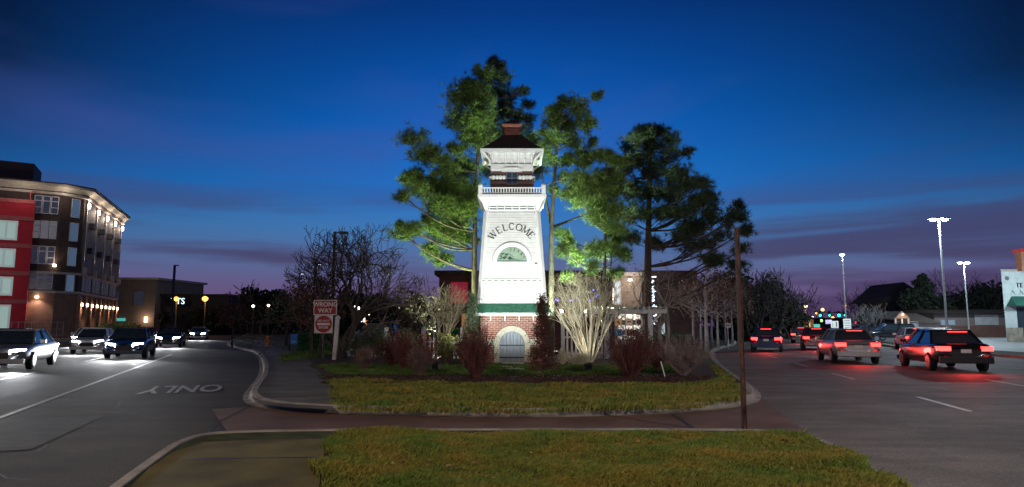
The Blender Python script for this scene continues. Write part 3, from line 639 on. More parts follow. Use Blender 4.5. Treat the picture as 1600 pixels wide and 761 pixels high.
blobtree('dark tree behind the garage building roof', 1545, 108, 4.4, 11, 5, 10)
blobtree('dark evergreen behind the orange street lamps', 270, 170, 4.4, 16, 6, 11)
blobtree('dark evergreen row right of the round tree', 455, 115, 3.2, 10, 4.4, 12)

# ================================================================ TOWER
TY = 29.0
brick = brickmat('red_brick', (.30, .085, .055), (.22, .06, .045), (.40, .33, .28))
shing = mat('green_shingle', (.025, .12, .075), .8, .35, 6, bump=.7, bscale=18, stretch=(1, 1, 5))
dshing = mat('dark_brown_shingle', (.035, .022, .018), .85, .3, 8, bump=.7, bscale=25)
plum = mat('brown_clapboard', (.10, .055, .05), .7, .15, 5)
coppr = mat('dusty_red_paint', (.33, .12, .09), .6, .12, 5)
stone = mat('pale_stone', (.46, .45, .36), .85, .12, 5, bump=.4)
trimsh = mat('grey_green_trim', (.12, .15, .14), .7, .1)
tw = thing('welcome_tower', 'white clapboard tower with WELCOME lettering on a red brick base', 'tower', (0, TY, .0))
b = MB(); b.b2((-1.27, -1.27, 0), (1.27, 1.27, 2.0)); 
wall = b.build('brick_base', brick, tw)
# door surround, arch and door
def arch(r0, r1, zc, y0, y1, n=18):
    b = MB(); vs = []; fs = []
    for i in range(n + 1):
        a = math.pi * i / n
        for r_ in (r0, r1):
            for y in (y0, y1): vs.append((r_ * math.cos(a), y, zc + r_ * math.sin(a)))
    for i in range(n):
        o = 4 * i; p = o + 4
        fs += [(o, p, p + 2, o + 2), (o + 3, p + 3, p + 1, o + 1), (o + 2, p + 2, p + 3, o + 3), (o + 1, p + 1, p, o)]
    b.add(vs, fs); return b
b = arch(.50, .72, .86, -1.37, -1.26)
for s_ in (-1, 1):
    b.b2((s_ * .50, -1.372, .05), (s_ * .72, -1.26, .86)); b.b2((s_ * .72, -1.38, .84), (s_ * .98, -1.26, 1.06)); b.b2((s_ * .5, -1.374, .6), (s_ * .78, -1.262, .61))
ds = b.build('door_surround', stone, wall)
doorm = mat('blue_grey_door_boards', (.23, .27, .32), .65, .15, 6, stretch=(3, 1, .4))
b = MB(); nb = 7
for i in range(nb):
    x0 = -.495 + i * .99 / nb; x1 = x0 + .99 / nb - .012; xm = max(abs(x0), abs(x1)); zt = .86 + math.sqrt(max(.01, .495 ** 2 - min(.49, (abs((x0 + x1) / 2))) ** 2))
    za, zb_ = .86 + math.sqrt(max(.0, .497 ** 2 - min(x0 ** 2, .247))), .86 + math.sqrt(max(0, .497 ** 2 - min(x1 ** 2, .247)))
    b.add([(x0, -1.31, .06), (x1, -1.31, .06), (x1, -1.31, zb_), (x0, -1.31, za), (x0, -1.28, .06), (x1, -1.28, .06), (x1, -1.28, zb_), (x0, -1.28, za)], [(0, 1, 2, 3), (0, 3, 7, 4), (1, 5, 6, 2), (3, 2, 6, 7)])
dr = b.build('door', doorm, tw)
b = MB()
for z in (.3, .78): b.b2((-.49, -1.325, z), (.47, -1.31, z + .05)); 
for z in (.33, .81): b.b2((-.50, -1.345, z - .01), (-.22, -1.324, z + .02))
b.build('strap_hinge', black, dr)
# cornice boards on brick with brackets
b = MB(); b.frust((0, 0), 3.02, 3.06, 1.98, 2.10)
b.build('eave_board', white, tw)
for s_ in (-.86, -.29, .29, .86):
    b = MB(); b.b2((s_ - .022, -1.40, 1.78), (s_ + .022, -1.272, 1.978)); b.build('bracket', white, tw)
# green skirt roof
b = MB()
for k in range(6):
    w0 = 3.22 - k * .095; z = 2.10 + k * .065; b.frust((0, 0), w0, w0 - .09, z, z + .065)
b.build('skirt_roof', shing, tw)
# clapboard shaft, widths 2.68 -> 2.18 from z 2.5 to 6.3
def sw(z): return 2.66 - (z - 2.49) / (6.32 - 2.49) * .50
b = MB(); b.frust((0, 0), sw(2.49) - .07, sw(6.32) - .07, 2.49, 6.32)
z = 2.78
while z < 6.3:
    z1 = min(z + .105, 6.3)
    if not (3.4 < z < 3.5 or 3.82 < z < 3.92): b.frust((0, 0), sw(z) + .022, sw(z1) + .004, z, z1 - .011)
    z = z1
shaft = b.build('clapboard_shaft', white, tw)
b = MB()
for sx_ in (-1, 1):
    for sy in (-1, 1):
        b.bar((sx_ * (sw(2.5) / 2 - .03), sy * (sw(2.5) / 2 - .03), 2.5), (sx_ * (sw(6.32) / 2 - .03), sy * (sw(6.32) / 2 - .03), 6.3), .17, .17)
b.build('corner_board', white, shaft)
for (z, h) in ((2.49, .16), (2.72, .035), (3.43, .045), (3.88, .035)):
    b = MB(); b.frust((0, 0), sw(z) + .07, sw(z) + .07, z, z + h); b.build('belt_trim', white, tw)
b = MB()
for i in range(10):
    x = -1.17 + i * .26; b.add([(x - .11, -sw(3.4) / 2 - .04, 3.42), (x + .11, -sw(3.4) / 2 - .04, 3.42), (x, -sw(3.4) / 2 - .04, 3.375)], [(0, 2, 1)])
b.build('scallop_trim', trimsh, tw)
# half-round window board
def fy(z): return -sw(z) / 2 - .018
b = arch(.62, .79, 4.18, fy(4.2) - .016, fy(4.2) + .12, 24); b.b2((-.80, fy(4.2) - .02, 4.09), (.80, fy(4.2) + .1, 4.175))
pw = thing  # noqa
wb = b.build('arched_surround', white, tw)
b = arch(.79, .81, 4.18, fy(4.2) - .012, fy(4.2) + .12, 24); b.build('arch_moulding', mat('grey_moulding', (.3, .3, .32), .7, .1), wb)
b = MB(); vs = [(.62 * math.cos(math.pi * i / 24), fy(4.2) - .012, 4.18 + .62 * math.sin(math.pi * i / 24)) for i in range(25)]
b.add(vs, [tuple(range(25))[::-1]]); pan = b.build('painted_panel', mat('sage_green_panel', (.26, .36, .27), .7, .1, 5), tw)
ink = mat('dark_green_ink', (.02, .055, .04), .7, .2, 5)
# landscape drawing: dark banks, trees and river bands
b = MB(); Y0 = fy(4.2) - .016
def flat(b, pts, dy=0): b.add([(x, Y0 - dy, z) for x, z in pts], [tuple(range(len(pts)))])
flat(b, [(-.6, 4.20), (.58, 4.20), (.6, 4.225), (.2, 4.235), (-.59, 4.23)]); flat(b, [(-.1, 4.27), (.36, 4.27), (.1, 4.30), (-.04, 4.34), (-.12, 4.31)], .001)
rr0 = random.Random(4)
for i in range(46):
    x = rr0.uniform(-.56, -.04); zz = 4.27 + rr0.random() ** .8 * (.27 if x < -.15 else .14) * (1 - abs(x + .32) * .9); r_ = rr0.uniform(.018, .045)
    if x * x + (zz - 4.18) ** 2 > .54 ** 2: continue
    flat(b, [(x + r_ * 1.5 * math.cos(t), zz + r_ * .7 * math.sin(t)) for t in (0, 1, 2, 3, 4, 5)], .0015 + i * .0002)
flat(b, [(-.12, 4.50), (.02, 4.40), (.14, 4.36), (.0, 4.43), (-.1, 4.52)], .012)
b.build('river_drawing', ink, pan)
# serif letters as strokes (unit box 0..1), arcs given as (cx, cz, rx, rz, a0, a1)
SER = {'W': [('l', .02, 1, .28, 0, 1.3), ('l', .28, 0, .5, .95, .6), ('l', .45, 1, .72, 0, 1.3), ('l', .72, 0, .97, 1, .6), ('s', .02, 1), ('s', .45, 1), ('s', .97, 1)],
       'E': [('l', .2, 0, .2, 1, 1.3), ('l', .1, 1, .85, 1, .6), ('l', .1, 0, .88, 0, .6), ('l', .2, .52, .65, .52, .6), ('l', .84, 1, .84, .8, .5), ('l', .87, 0, .87, .22, .5)],
       'L': [('l', .22, 0, .22, 1, 1.3), ('l', .1, 0, .85, 0, .6), ('l', .85, 0, .85, .25, .5), ('s', .22, 1)],
       'C': [('a', .52, .5, .42, .5, 45, 315, 1.1), ('l', .84, .68, .84, .92, .5)], 'O': [('a', .5, .5, .44, .5, 0, 360, 1.1)],
       'M': [('l', .12, 0, .16, 1, .6), ('l', .16, 1, .5, .1, 1.2), ('l', .5, .1, .84, 1, .6), ('l', .84, 1, .9, 0, 1.3), ('s', .12, 0), ('s', .9, 0), ('s', .14, 1), ('s', .86, 1)],
       'J': [('l', .6, .2, .6, 1, 1.3), ('a', .38, .2, .22, .22, 180, 360, .9), ('s', .6, 1)],
       'N': [('l', .15, 0, .15, 1, .6), ('l', .15, 1, .82, 0, 1.3), ('l', .82, 0, .82, 1, .6), ('s', .15, 0), ('s', .12, 1), ('s', .82, 1)],
       'K': [('l', .2, 0, .2, 1, 1.3), ('l', .2, .42, .85, 1, .6), ('l', .38, .58, .88, 0, 1.2), ('s', .2, 1), ('s', .2, 0), ('s', .85, 1), ('s', .88, 0)],
       'S': [('a', .5, .75, .3, .25, 20, 270, .9), ('a', .5, .25, .32, .25, -90, 170, .9)]}
def serif(ch, cx, cz, size, rot, y, m, parent, wid=.85, thick=.02, st=.13):
    b = MB(); k = 0; ca, sa = math.cos(rot), math.sin(rot)
    def pt(u, v): 
        x = (u - .5) * size * wid; z = (v - .5) * size; return (cx + x * ca - z * sa, cz + x * sa + z * ca)
    def seg(a, c, w):
        nonlocal k
        dx, dz = c[0] - a[0], c[1] - a[1]; L = math.hypot(dx, dz) or 1; nx, nz = -dz / L * w / 2, dx / L * w / 2; k += 1; yy = y - k * .0006
        q = [(a[0] + nx, a[1] + nz), (a[0] - nx, a[1] - nz), (c[0] - nx, c[1] - nz), (c[0] + nx, c[1] + nz)]
        b.add([(x, yy - thick, z) for x, z in q] + [(x, yy, z) for x, z in q], [(0, 1, 2, 3), (7, 6, 5, 4), (0, 4, 5, 1), (1, 5, 6, 2), (2, 6, 7, 3), (3, 7, 4, 0)])
    for s_ in SER[ch]:
        if s_[0] == 'l': seg(pt(s_[1], s_[2]), pt(s_[3], s_[4]), size * st * s_[5])
        elif s_[0] == 's': seg(pt(s_[1] - .14, s_[2]), pt(s_[1] + .14, s_[2]), size * st * .5)
        else:
            _, ax_, az, rx, rz_, a0, a1, w = s_; n_ = 16
            for i in range(n_):
                t0 = R(a0 + (a1 - a0) * i / n_); t1 = R(a0 + (a1 - a0) * (i + 1) / n_ + 1.5); wd = w * (.55 + .55 * abs(math.cos((t0 + t1) / 2)))
                seg(pt(ax_ + rx * math.cos(t0), az + rz_ * math.sin(t0)), pt(ax_ + rx * math.cos(t1), az + rz_ * math.sin(t1)), size * st * wd)
    return b.build('letter', m, parent)
lett = mat('dark_sign_letters', (.03, .035, .03), .5, .1)
Rr = 1.03; zc = 4.62
for i, ch in enumerate('WELCOME'):
    a = R([50, 32, 16.5, 1, -16.5, -33.5, -50][i]); x = Rr * math.sin(-a); z = zc + Rr * math.cos(a)
    serif(ch, x, z, .27, a, fy(z) + .01, lett, tw, wid=[1.15, .8, .8, .9, 1.0, 1.15, .85][i])
for i, ch in enumerate('JENKS'):
    a = R([8, -11, -30, -50, -69][i]); x = .50 * math.sin(-a) + .02; z = 4.18 + .50 * math.cos(a); serif(ch, x, z, .115, a, Y0 - .004, ink, pan, wid=.8, thick=.004, st=.15)
b = MB(); b.b2((.93, fy(4.1) - .03, 4.09), (1.03, fy(4.1) + .02, 4.14)); b.build('name_plate', dark, tw)
# cornice under balcony
b = MB(); prof = [(2.22, 6.30), (2.30, 6.42), (2.42, 6.58), (2.66, 6.78), (2.78, 6.84)]
for (w0, z0), (w1, z1) in zip(prof[:-1], prof[1:]): b.frust((0, 0), w0, w1, z0, z1)
b.frust((0, 0), 2.82, 2.82, 6.84, 6.95)
cor = b.build('cornice', white, tw)
for i in range(7):
    x = -.93 + i * .31; b = MB()
    b.add([(x - .02, -1.12, 6.34), (x + .02, -1.12, 6.34), (x + .02, -1.36, 6.83), (x - .02, -1.36, 6.83), (x - .02, -1.12, 6.83), (x + .02, -1.12, 6.83), (x - .02, -1.22, 6.40), (x + .02, -1.22, 6.40)], [(0, 1, 7, 6), (6, 7, 2, 3), (0, 6, 3, 4), (1, 5, 2, 7)])
    b.build('bracket', white, cor)
b = MB(); b.b2((-.98, -1.155, 6.36), (.98, -1.135, 6.41)); b.b2((-.98, -1.20, 6.46), (.98, -1.15, 6.49)); b.build('bracket_rail', trimsh, cor)
b = MB(); b.b2((-1.30, -1.30, 6.95), (1.30, 1.30, 6.98)); b.build('balcony_floor', dshing, tw)
for sx_ in (-1, 1):
    for sy in (-1, 1):
        b = MB(); b.b2((sx_ * 1.30 - .085, sy * 1.30 - .085, 6.955), (sx_ * 1.30 + .085, sy * 1.30 + .085, 7.30)); b.lathe((sx_ * 1.30, sy * 1.30, 7.30), [(.10, 0), (.11, .03), (.10, .05), (.07, .09), (.02, .12)], 10); b.build('corner_post', white, tw)
rail = MB(); bal = MB()
for s_ in (-1, 1):
    for ax_ in (0, 1):
        for z in (7.02, 7.235):
            a, c = (-1.22, s_ * 1.30, z), (1.22, s_ * 1.30, z)
            if ax_: a, c = (a[1], a[0], z), (c[1], c[0], z)
            rail.bar(a, c, .05, .045)
rail.build('balcony_rail', white, tw)
for s_, ax_ in ((-1, 0), (-1, 1), (1, 1), (1, 0)):
    for i in range(21):
        u = -1.13 + i * .113; p = (u, s_ * 1.30) if not ax_ else (s_ * 1.30, u)
        b = MB(); b.b2((p[0] - .022, p[1] - .022, 7.045), (p[0] + .022, p[1] + .022, 7.212)); b.build('baluster', white, tw)
# lantern room
b = MB(); b.b2((-.86, -.86, 6.98), (.86, .86, 8.06)); ln = b.build('lantern_room', plum, tw)
b = MB()
for k in range(7): b.frust((0, 0), 1.76, 1.725, 7.0 + k * .13, 7.13 + k * .13)
b.build('clapboard', plum, ln)
b = MB(); b.b2((-.88, -.88, 8.04), (.88, .88, 8.62)); 
for k in range(3): b.frust((0, 0), 1.80, 1.77, 8.10 + k * .1, 8.2 + k * .1)
b.b2((-.42, -.93, 8.0), (.42, -.86, 8.14)); b.b2((-.3, -.96, 8.14), (.3, -.86, 8.18))
up_ = b.build('upper_wall', white, tw)
b = MB()
for s_ in (-1, 1):
    for k in range(4):
        x = s_ * (.34 + k * .145); b.lathe((x, -.9, 7.70), [(.02, -.04), (.075, 0), (.08, .06), (.075, .12), (.02, .15)], 8)
    for k in range(4):
        for sd_ in (-1, 1): b.lathe((sd_ * .9, s_ * (.34 + k * .145), 7.70), [(.02, -.04), (.075, 0), (.08, .06), (.075, .12), (.02, .15)], 6)
b.frust((0, 0), 1.78, 1.78, 7.73, 7.80); b.build('scalloped_band', white, ln)
b = MB(); b.b2((-.22, -.90, 7.50), (.22, -.875, 7.96)); wn_ = b.build('window', glass, tw)
b = MB()
for x in (-.23, 0, .23): b.b2((x - .014, -.915, 7.48), (x + .014, -.895, 7.98))
for z in (7.48, 7.73, 7.97): b.b2((-.23, -.918, z - .014), (.23, -.892, z + .014))
b.build('window_frame', mat('dark_window_frame', (.12, .12, .13), .6, .1), wn_)
# eave and roof
b = MB()
for (w0, z0), (w1, z1) in zip([(1.80, 8.60), (1.86, 8.74)], [(1.86, 8.74), (1.94, 8.80)]): b.frust((0, 0), w0, w1, z0, z1)
b.frust((0, 0), 2.64, 2.64, 8.80, 8.90); ev = b.build('eave', white, tw)
for i in range(7):
    x = -.81 + i * .27; b = MB(); b.add([(x - .022, -.90, 8.36), (x + .022, -.90, 8.36), (x + .022, -1.15, 8.795), (x - .022, -1.15, 8.795), (x - .022, -.90, 8.795), (x + .022, -.90, 8.795)], [(0, 1, 2, 3), (0, 3, 4), (1, 5, 2)]); b.build('bracket', white, ev)
for sx_ in (-1, 1):
    for sy in (-1, 1):
        b = MB(); b.tube([(sx_ * .88, sy * .88, 8.28), (sx_ * .95, sy * .95, 8.52), (sx_ * 1.22, sy * 1.22, 8.78)], .05, 6); b.build('corner_bracket', white, ev)
b = MB(); b.b2((-.86, -.905, 8.34), (.86, -.88, 8.38)); b.build('bracket_rail', trimsh, ev)
b = MB(); prof = [(2.62, 8.90), (2.1, 9.10), (1.55, 9.36), (1.1, 9.58), (.78, 9.74)]
for (w0, z0), (w1, z1) in zip(prof[:-1], prof[1:]): b.frust((0, 0), w0, w1, z0, z1)
roof = b.build('roof', dshing, tw)
b = MB(); b.b2((-.31, -.31, 9.70), (.31, .31, 10.12)); b.frust((0, 0), .66, .82, 10.06, 10.14); b.frust((0, 0), .86, .86, 10.14, 10.22); cup = b.build('cupola', coppr, tw)
b = MB(); b.frust((0, 0), .78, .2, 10.22, 10.5); b.build('cupola_cap', dshing, cup)
b = MB(); b.tube([(0, 0, 10.4), (0, 0, 11.9)], [.025, .012], 6); b.lathe((0, 0, 11.0), [(.02, -.08), (.08, 0), (.02, .08)], 8)
for a in (0, 90): 
    d = Vector((math.cos(R(a)), math.sin(R(a)), 0)) * .24; b.bar(Vector((0, 0, 11.3)) - d, Vector((0, 0, 11.3)) + d, .02)
b.b2((-.28, -.012, 11.55), (.24, .012, 11.58)); b.add([(-.28, 0, 11.5), (-.28, 0, 11.66), (-.42, 0, 11.57)], [(0, 1, 2)]); b.add([(.1, -.01, 11.58), (.25, -.01, 11.72), (.16, -.01, 11.8), (0, -.01, 11.68), (-.06, -.01, 11.6)], [(0, 1, 2, 3, 4)])
b.build('weathervane', black, tw)
b = MB()
for s_ in (-1, 1): b.lathe((s_ * 1.12, -1.1, 8.32), [(.02, -.03), (.05, 0), (.05, .05), (.02, .08)], 8)
b.build('eave_lamp', mat('dim_bulb', (.8, .8, .7), .4, .05, emit=(1, .9, .7), es=.6), ev)

# floodlights of the bed
bulb = mat('flood_lens', (.9, .9, .9), .3, .02, emit=(.95, 1, .95), es=6)
def flood(label, px, py, tgt, e, col=(1, 1, 1), size=60, blend=.7, Y=None, x=None, r=.06, z=.28):
    g = G(px, py) if Y is None else Vector((x, Y, 0)); root = thing('floodlight', label, 'light', (g.x, g.y, .1), 0, 'garden floodlights')
    t = Vector(tgt) - Vector((g.x, g.y, .38)); a = math.atan2(t.x, t.y)
    b = MB(); b.tube([(0, 0, -.02), (0, 0, .18)], .012, 6); b.box((0, 0, .2), (.1, .06, .05)); b.build('stake', black, root)
    b = MB(); el = math.atan2(t.z, math.hypot(t.x, t.y)); b.box((0, 0, .27), (.2, .12, .14), -a, el); b.build('housing', black, root)
    d = t.normalized(); b = MB(); b.box(Vector((0, 0, .27)) + d * .063, (.16, .006, .11), -a, el); b.build('lens', bulb, root)
    light('SPOT', root, tuple(Vector((0, 0, .27)) + d * .09), e, col, tuple(Vector((0, 0, .27)) + d), R(size), blend, r)
FT = 2300
flood('left floodlight in the bed aimed at the tower', 0, 0, (-.1, 27.6, 4.5), FT, (.94, 1, .95), 64, Y=20.9, x=-2.3)
flood('right floodlight in the bed aimed at the tower', 0, 0, (.1, 27.6, 4.5), FT, (.94, 1, .95), 64, Y=20.9, x=2.3)
flood('floodlight beside the tower aimed up the left pine', 0, 0, (-3.9, 35, 8.5), 5200, (.78, 1, .5), 100, blend=1, Y=33.7, x=-3.5)
flood('floodlight beside the tower aimed up the right pine', 0, 0, (2.4, 33, 8.6), 8000, (.78, 1, .7), 70, Y=31.3, x=2.0)
flood('floodlight at the pale shrub aimed up the twin-trunk pine', 0, 0, (4.2, 31.5, 7.4), 3600, (.7, 1, .6), 80, Y=32.5, x=3.7)
flood('small floodlight in front of the large pale bare shrub', 0, 0, (3.1, 28.4, 2.0), 150, (1, .97, .86), 80, Y=26.0, x=2.6)
flood('small floodlight among the left bed shrubs aimed at the picket fence', 0, 0, (-3.9, 32.2, 1.7), 220, (1, .97, .86), 90, Y=28.6, x=-4.6)  # extra lamp added to brighten the fence and the shrub behind it
g = G(1040, 597)
b = MB(); b.tube([(0, 0, 0), (-.12, 0, .48)], .017, 6); st_ = b.build('garden_stake', white); st_.location = (g.x, g.y, .1); tag(st_, 'white leaning stake in the mulch by the grey shrub', 'stake')
g = G(883, 573)
b = MB(); b.tube([(0, 0, 0), (-.16, 0, .62)], .02, 6); st_ = b.build('garden_stake', white); st_.location = (g.x, g.y, .1); tag(st_, 'white leaning stake left of the large pale bare shrub', 'stake')

# ================================================================ FENCES, PERGOLA, SIGNS
def picket_fence(label, x0, y0, x1, y1, h, sp=.2, pw_=.09, posts=4, name='picket_fence', arch_=False):
    root = thing(name, label, 'fence', (x0, y0, .1)); d = Vector((x1 - x0, y1 - y0, 0)); L = d.length; d.normalize(); a = math.atan2(d.y, d.x)
    n = int(L / sp)
    for i in range(n + 1):
        q = d * (i * L / n); b = MB(); hh = h
        b.box(q + Vector((0, 0, hh / 2)), (pw_, .022, hh), a); b.box(q + Vector((0, 0, hh + .03)), (pw_, .022, .06), a, taper=.15); b.build('picket', offwhite, root)
    b = MB()
    for z in (.25, h * .78): b.bar(Vector((0, .03, z)), d * L + Vector((0, .03, z)), .04, .08)
    b.build('rail', offwhite, root)
    for i in range(posts):
        q = d * (i * L / (posts - 1)); b = MB(); b.box(q + Vector((0, .06, (h + .3) / 2)), (.16, .16, h + .3), a); b.lathe((q.x, q.y + .06, h + .3), [(.1, 0), (.1, .03), (.115, .08), (.09, .15), (.02, .19)], 10); b.build('fence_post', offwhite, root)
p0, p1 = P(545, 540, 33), P(722, 540, 31)
picket_fence('weathered white picket fence left of the tower', p0.x, 33.2, p1.x, 31.2, .95)
p0, p1 = P(880, 540, 30.5), P(948, 540, 30.5)
picket_fence('white picket panel right of the tower behind the pale shrub', p0.x, 30.6, p1.x, 30.6, 1.25, .19, .08, 2)
g = G(524, 566); b = MB(); b.box((.02, 0, .9), (.16, .16, 1.8), 0, 0, R(3)); b.lathe((.07, 0, 1.78), [(.12, 0), (.13, .04), (.10, .1), (.02, .15)], 10)
o = b.build('gate_post', offwhite); o.location = (g.x + .05, g.y - .3, .1); tag(o, 'stout white round-topped post beside the red road signs', 'post')
# pergola
pg = thing('pergola', 'white wooden pergola with slatted top right of the tower', 'pergola', (P(982, 500, 32).x, 32, .1))
X = lambda px: P(px, 500, 32).x - P(982, 500, 32).x
for px in (949, 1016):
    for dy in (0, 1.6):
        b = MB(); b.box((X(px), dy, 1.1), (.2 if px > 1000 else .13, .14, 2.2)); b.build('post', offwhite, pg)
for dy in (-.08, 1.68):
    b = MB(); b.b2((X(922), dy - .03, 2.05), (X(1042), dy + .03, 2.25)); b.build('beam', offwhite, pg)
for i in range(14):
    x = X(926) + i * (X(1038) - X(926)) / 13; b = MB(); b.b2((x - .025, -.5, 2.252), (x + .025, 2.1, 2.37)); b.build('rafter', offwhite, pg)
b = MB(); b.bar((X(949), 0, 1.55), (X(965), 0, 2.03), .07); b.bar((X(1016), 0, 1.5), (X(1033), 0, 2.03), .09); b.build('brace', offwhite, pg)
# tile board
tb = thing('tile_board', 'square wooden frame holding six picture tiles under the pergola', 'board', (P(984, 500, 31.8).x, 31.8, .1))
X = lambda px: P(px, 500, 31.8).x - P(984, 500, 31.8).x
Z = lambda py: P(984, py, 31.8).z - .1
wood = mat('dark_brown_wood', (.06, .03, .02), .8, .2)
for px in (958, 1009):
    b = MB(); b.b2((X(px) - .05, -.04, 0), (X(px) + .05, .04, Z(490))); b.build('post', wood, tb)
strip = mat('grey_slat', (.25, .23, .24), .8, .15)
for py in (504, 520):
    b = MB(); b.b2((X(956), -.035, Z(py + 4)), (X(1011), -.01, Z(py - 4))); b.build('slat', strip, tb)
b = MB(); b.b2((X(958), -.03, Z(538)), (X(1009), .03, Z(530))); b.build('bottom_rail', offwhite, tb)
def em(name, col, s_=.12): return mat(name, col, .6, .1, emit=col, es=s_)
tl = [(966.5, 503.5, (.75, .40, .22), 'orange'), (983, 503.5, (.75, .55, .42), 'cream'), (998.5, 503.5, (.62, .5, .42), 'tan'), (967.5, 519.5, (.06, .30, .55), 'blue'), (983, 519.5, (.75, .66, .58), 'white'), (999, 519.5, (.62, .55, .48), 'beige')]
for i, (px, py, c, nm) in enumerate(tl):
    t_ = thing('picture_tile', '%s square tile, %s of the %s row on the board under the pergola' % (nm, ['left', 'middle', 'right'][i % 3], ['upper', 'lower'][i // 3]), 'tile', (P(px, py, 31.74).x, 31.74, P(px, py, 31.74).z), 0, 'picture tiles on the board')
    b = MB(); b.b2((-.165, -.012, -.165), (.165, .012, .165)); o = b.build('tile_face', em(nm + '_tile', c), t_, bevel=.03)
    b = MB(); b.M = Matrix.Rotation(R(90), 4, 'X')
    if i == 2: b.lathe((0, 0, .013), [(.12, 0), (.12, .006)], 16)
    elif i == 0: b.box((-.03, .02, .016), (.09, .06, .006), .5); b.box((.02, -.04, .017), (.05, .09, .006), .3)
    elif i == 1: b.box((0, .02, .016), (.18, .05, .006), .1)
    elif i == 3: b.box((0, .0, .016), (.2, .04, .006), .9); b.box((0.02, .0, .017), (.2, .04, .006), -.9); b.box((0, -.11, .018), (.14, .03, .006))
    elif i == 4:
        b.lathe((0, 0, .013), [(.13, 0), (.13, .004)], 16)
    else: b.box((0, 0, .016), (.1, .05, .006), .3)
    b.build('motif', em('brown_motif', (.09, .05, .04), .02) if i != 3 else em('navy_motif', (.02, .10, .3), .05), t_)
    if i == 4: text('tile_letter', 'K', white, t_, (0, -.022, 0), .2, ext=.002, bold=.006)
# road signs left
redm = mat('sign_red', (.30, .004, .012), .5, .05); swh = mat('sign_white', (.6, .58, .58), .45, .05)
Y = 30.2; g = P(506, 508, Y)
sg = thing('road_sign', 'WRONG WAY and DO NOT ENTER signs on one thin post', 'sign', (g.x, Y, .1))
b = MB(); b.tube([(.0, 0, 0), (.0, 0, P(506, 470, Y).z - .1)], .032, 8); b.build('post', black, sg)
def plate(w, h, cz, y, m, name, parent, r=.0, dx=0):
    b = MB(); b.b2((dx - w / 2, y - .006, cz - h / 2), (dx + w / 2, y + .006, cz + h / 2)); return b.build(name, m, parent)
zc1 = P(508, 480.5, Y).z - .1; zc2 = P(508, 506.5, Y).z - .1
pl = plate(1.02, .66, zc1, -.05, swh, 'wrong_way_panel', sg, dx=.05); b = MB(); b.b2((.05 - .475, -.060, zc1 - .295), (.05 + .475, -.0565, zc1 + .295)); b.build('red_field', redm, pl)
text('lettering', 'WRONG', swh, pl, (.05, -.064, zc1 + .13), .27, ext=.002, bold=.008); text('lettering', 'WAY', swh, pl, (.05, -.064, zc1 - .14), .27, ext=.002, bold=.008)
pl = plate(.80, .78, zc2, -.05, swh, 'do_not_enter_panel', sg, dx=.0); b = MB(); b.M = Matrix.Translation((0, -.057, zc2)) @ Matrix.Rotation(R(90), 4, 'X'); b.lathe((0, 0, 0), [(.37, 0), (.37, .004)], 32); b.build('red_disc', redm, pl)
b = MB(); b.b2((-.28, -.070, zc2 - .05), (.28, -.064, zc2 + .05)); b.build('white_bar', swh, pl)
text('lettering', 'DO NOT', swh, pl, (0, -.064, zc2 + .14), .13, ext=.002, bold=.003); text('lettering', 'ENTER', swh, pl, (0, -.064, zc2 - .15), .14, ext=.002, bold=.003)
# rusty near pole
g = G(1163.5, 672, .1)
po = thing('sign_post', 'tall rusty square steel post standing in the near grass', 'post', (g.x, g.y, .1))
b = MB(); b.b2((-.020, -.025, -.1), (.020, .025, 2.95)); b.build('channel', rust, po)
b = MB(); b.b2((.021, -.032, -.1), (.031, .032, 2.95)); b.b2((-.031, -.032, -.1), (-.021, .032, 2.95)); b.build('flange', mat('dark_rusty_steel', (.05, .025, .022), .55, .4, 6, metal=.5), po)
b = MB()
for k in range(28): b.M = Matrix.Translation((0, -.0285, .15 + k * .1)) @ Matrix.Rotation(R(90), 4, 'X'); b.lathe((0, 0, 0), [(.005, -.0003), (.005, .0006)], 8)
b.build('bolt_holes', dark, po)
# small white sign by kerb trees
g = P(1137, 508, 44); sg = thing('road_sign', 'small white sign on a post among the right kerb trees', 'sign', (g.x, 44, .1)); b = MB(); b.tube([(0, 0, 0), (0, 0, P(1137, 504, 44).z - .05)], .03, 6); b.build('post', galv, sg)
z = P(1137, 508.5, 44).z - .1; plate(.36, .28, z, -.04, swh, 'sign_panel', sg); b = MB(); b.b2((-.1, -.05, z - .06), (-.02, -.047, z + .06)); b.b2((.03, -.05, z - .06), (.1, -.047, z + .06)); b.build('sign_figure', dark, sg)
# white pair of signs on right median
for i, (px, py, w, h, lb) in enumerate([(1304, 507, .68, .62, 'upright white road sign with dark strip, left of the pair'), (1323.5, 506.5, .74, 1.02, 'taller white text sign, right of the pair')]):
    Y = 62 + i * 4; g = P(px, py, Y); sg = thing('road_sign', lb, 'sign', (g.x, Y, .1)); b = MB(); b.tube([(0, 0, 0), (0, 0, g.z)], .035, 6); b.build('post', galv, sg)
    pl = plate(w, h, g.z - .1, -.05, mat('lit_sign_white', (.7, .74, .72), .5, .1, emit=(.7, .78, .74), es=.35), 'sign_panel', sg)
    b = MB(); gz = g.z - .1
    if i == 0: b.b2((.10, -.061, gz - .22), (.2, -.0575, gz + .22)); b.b2((-.2, -.061, gz - .2), (-.17, -.0575, gz + .1))
    else:
        for k in range(4): b.b2((-.26, -.061, gz - .36 + k * .22), (.26, -.0575, gz - .31 + k * .22))
    b.build('sign_lines', mat('grey_ink', (.15, .15, .2), .6, .1), pl)
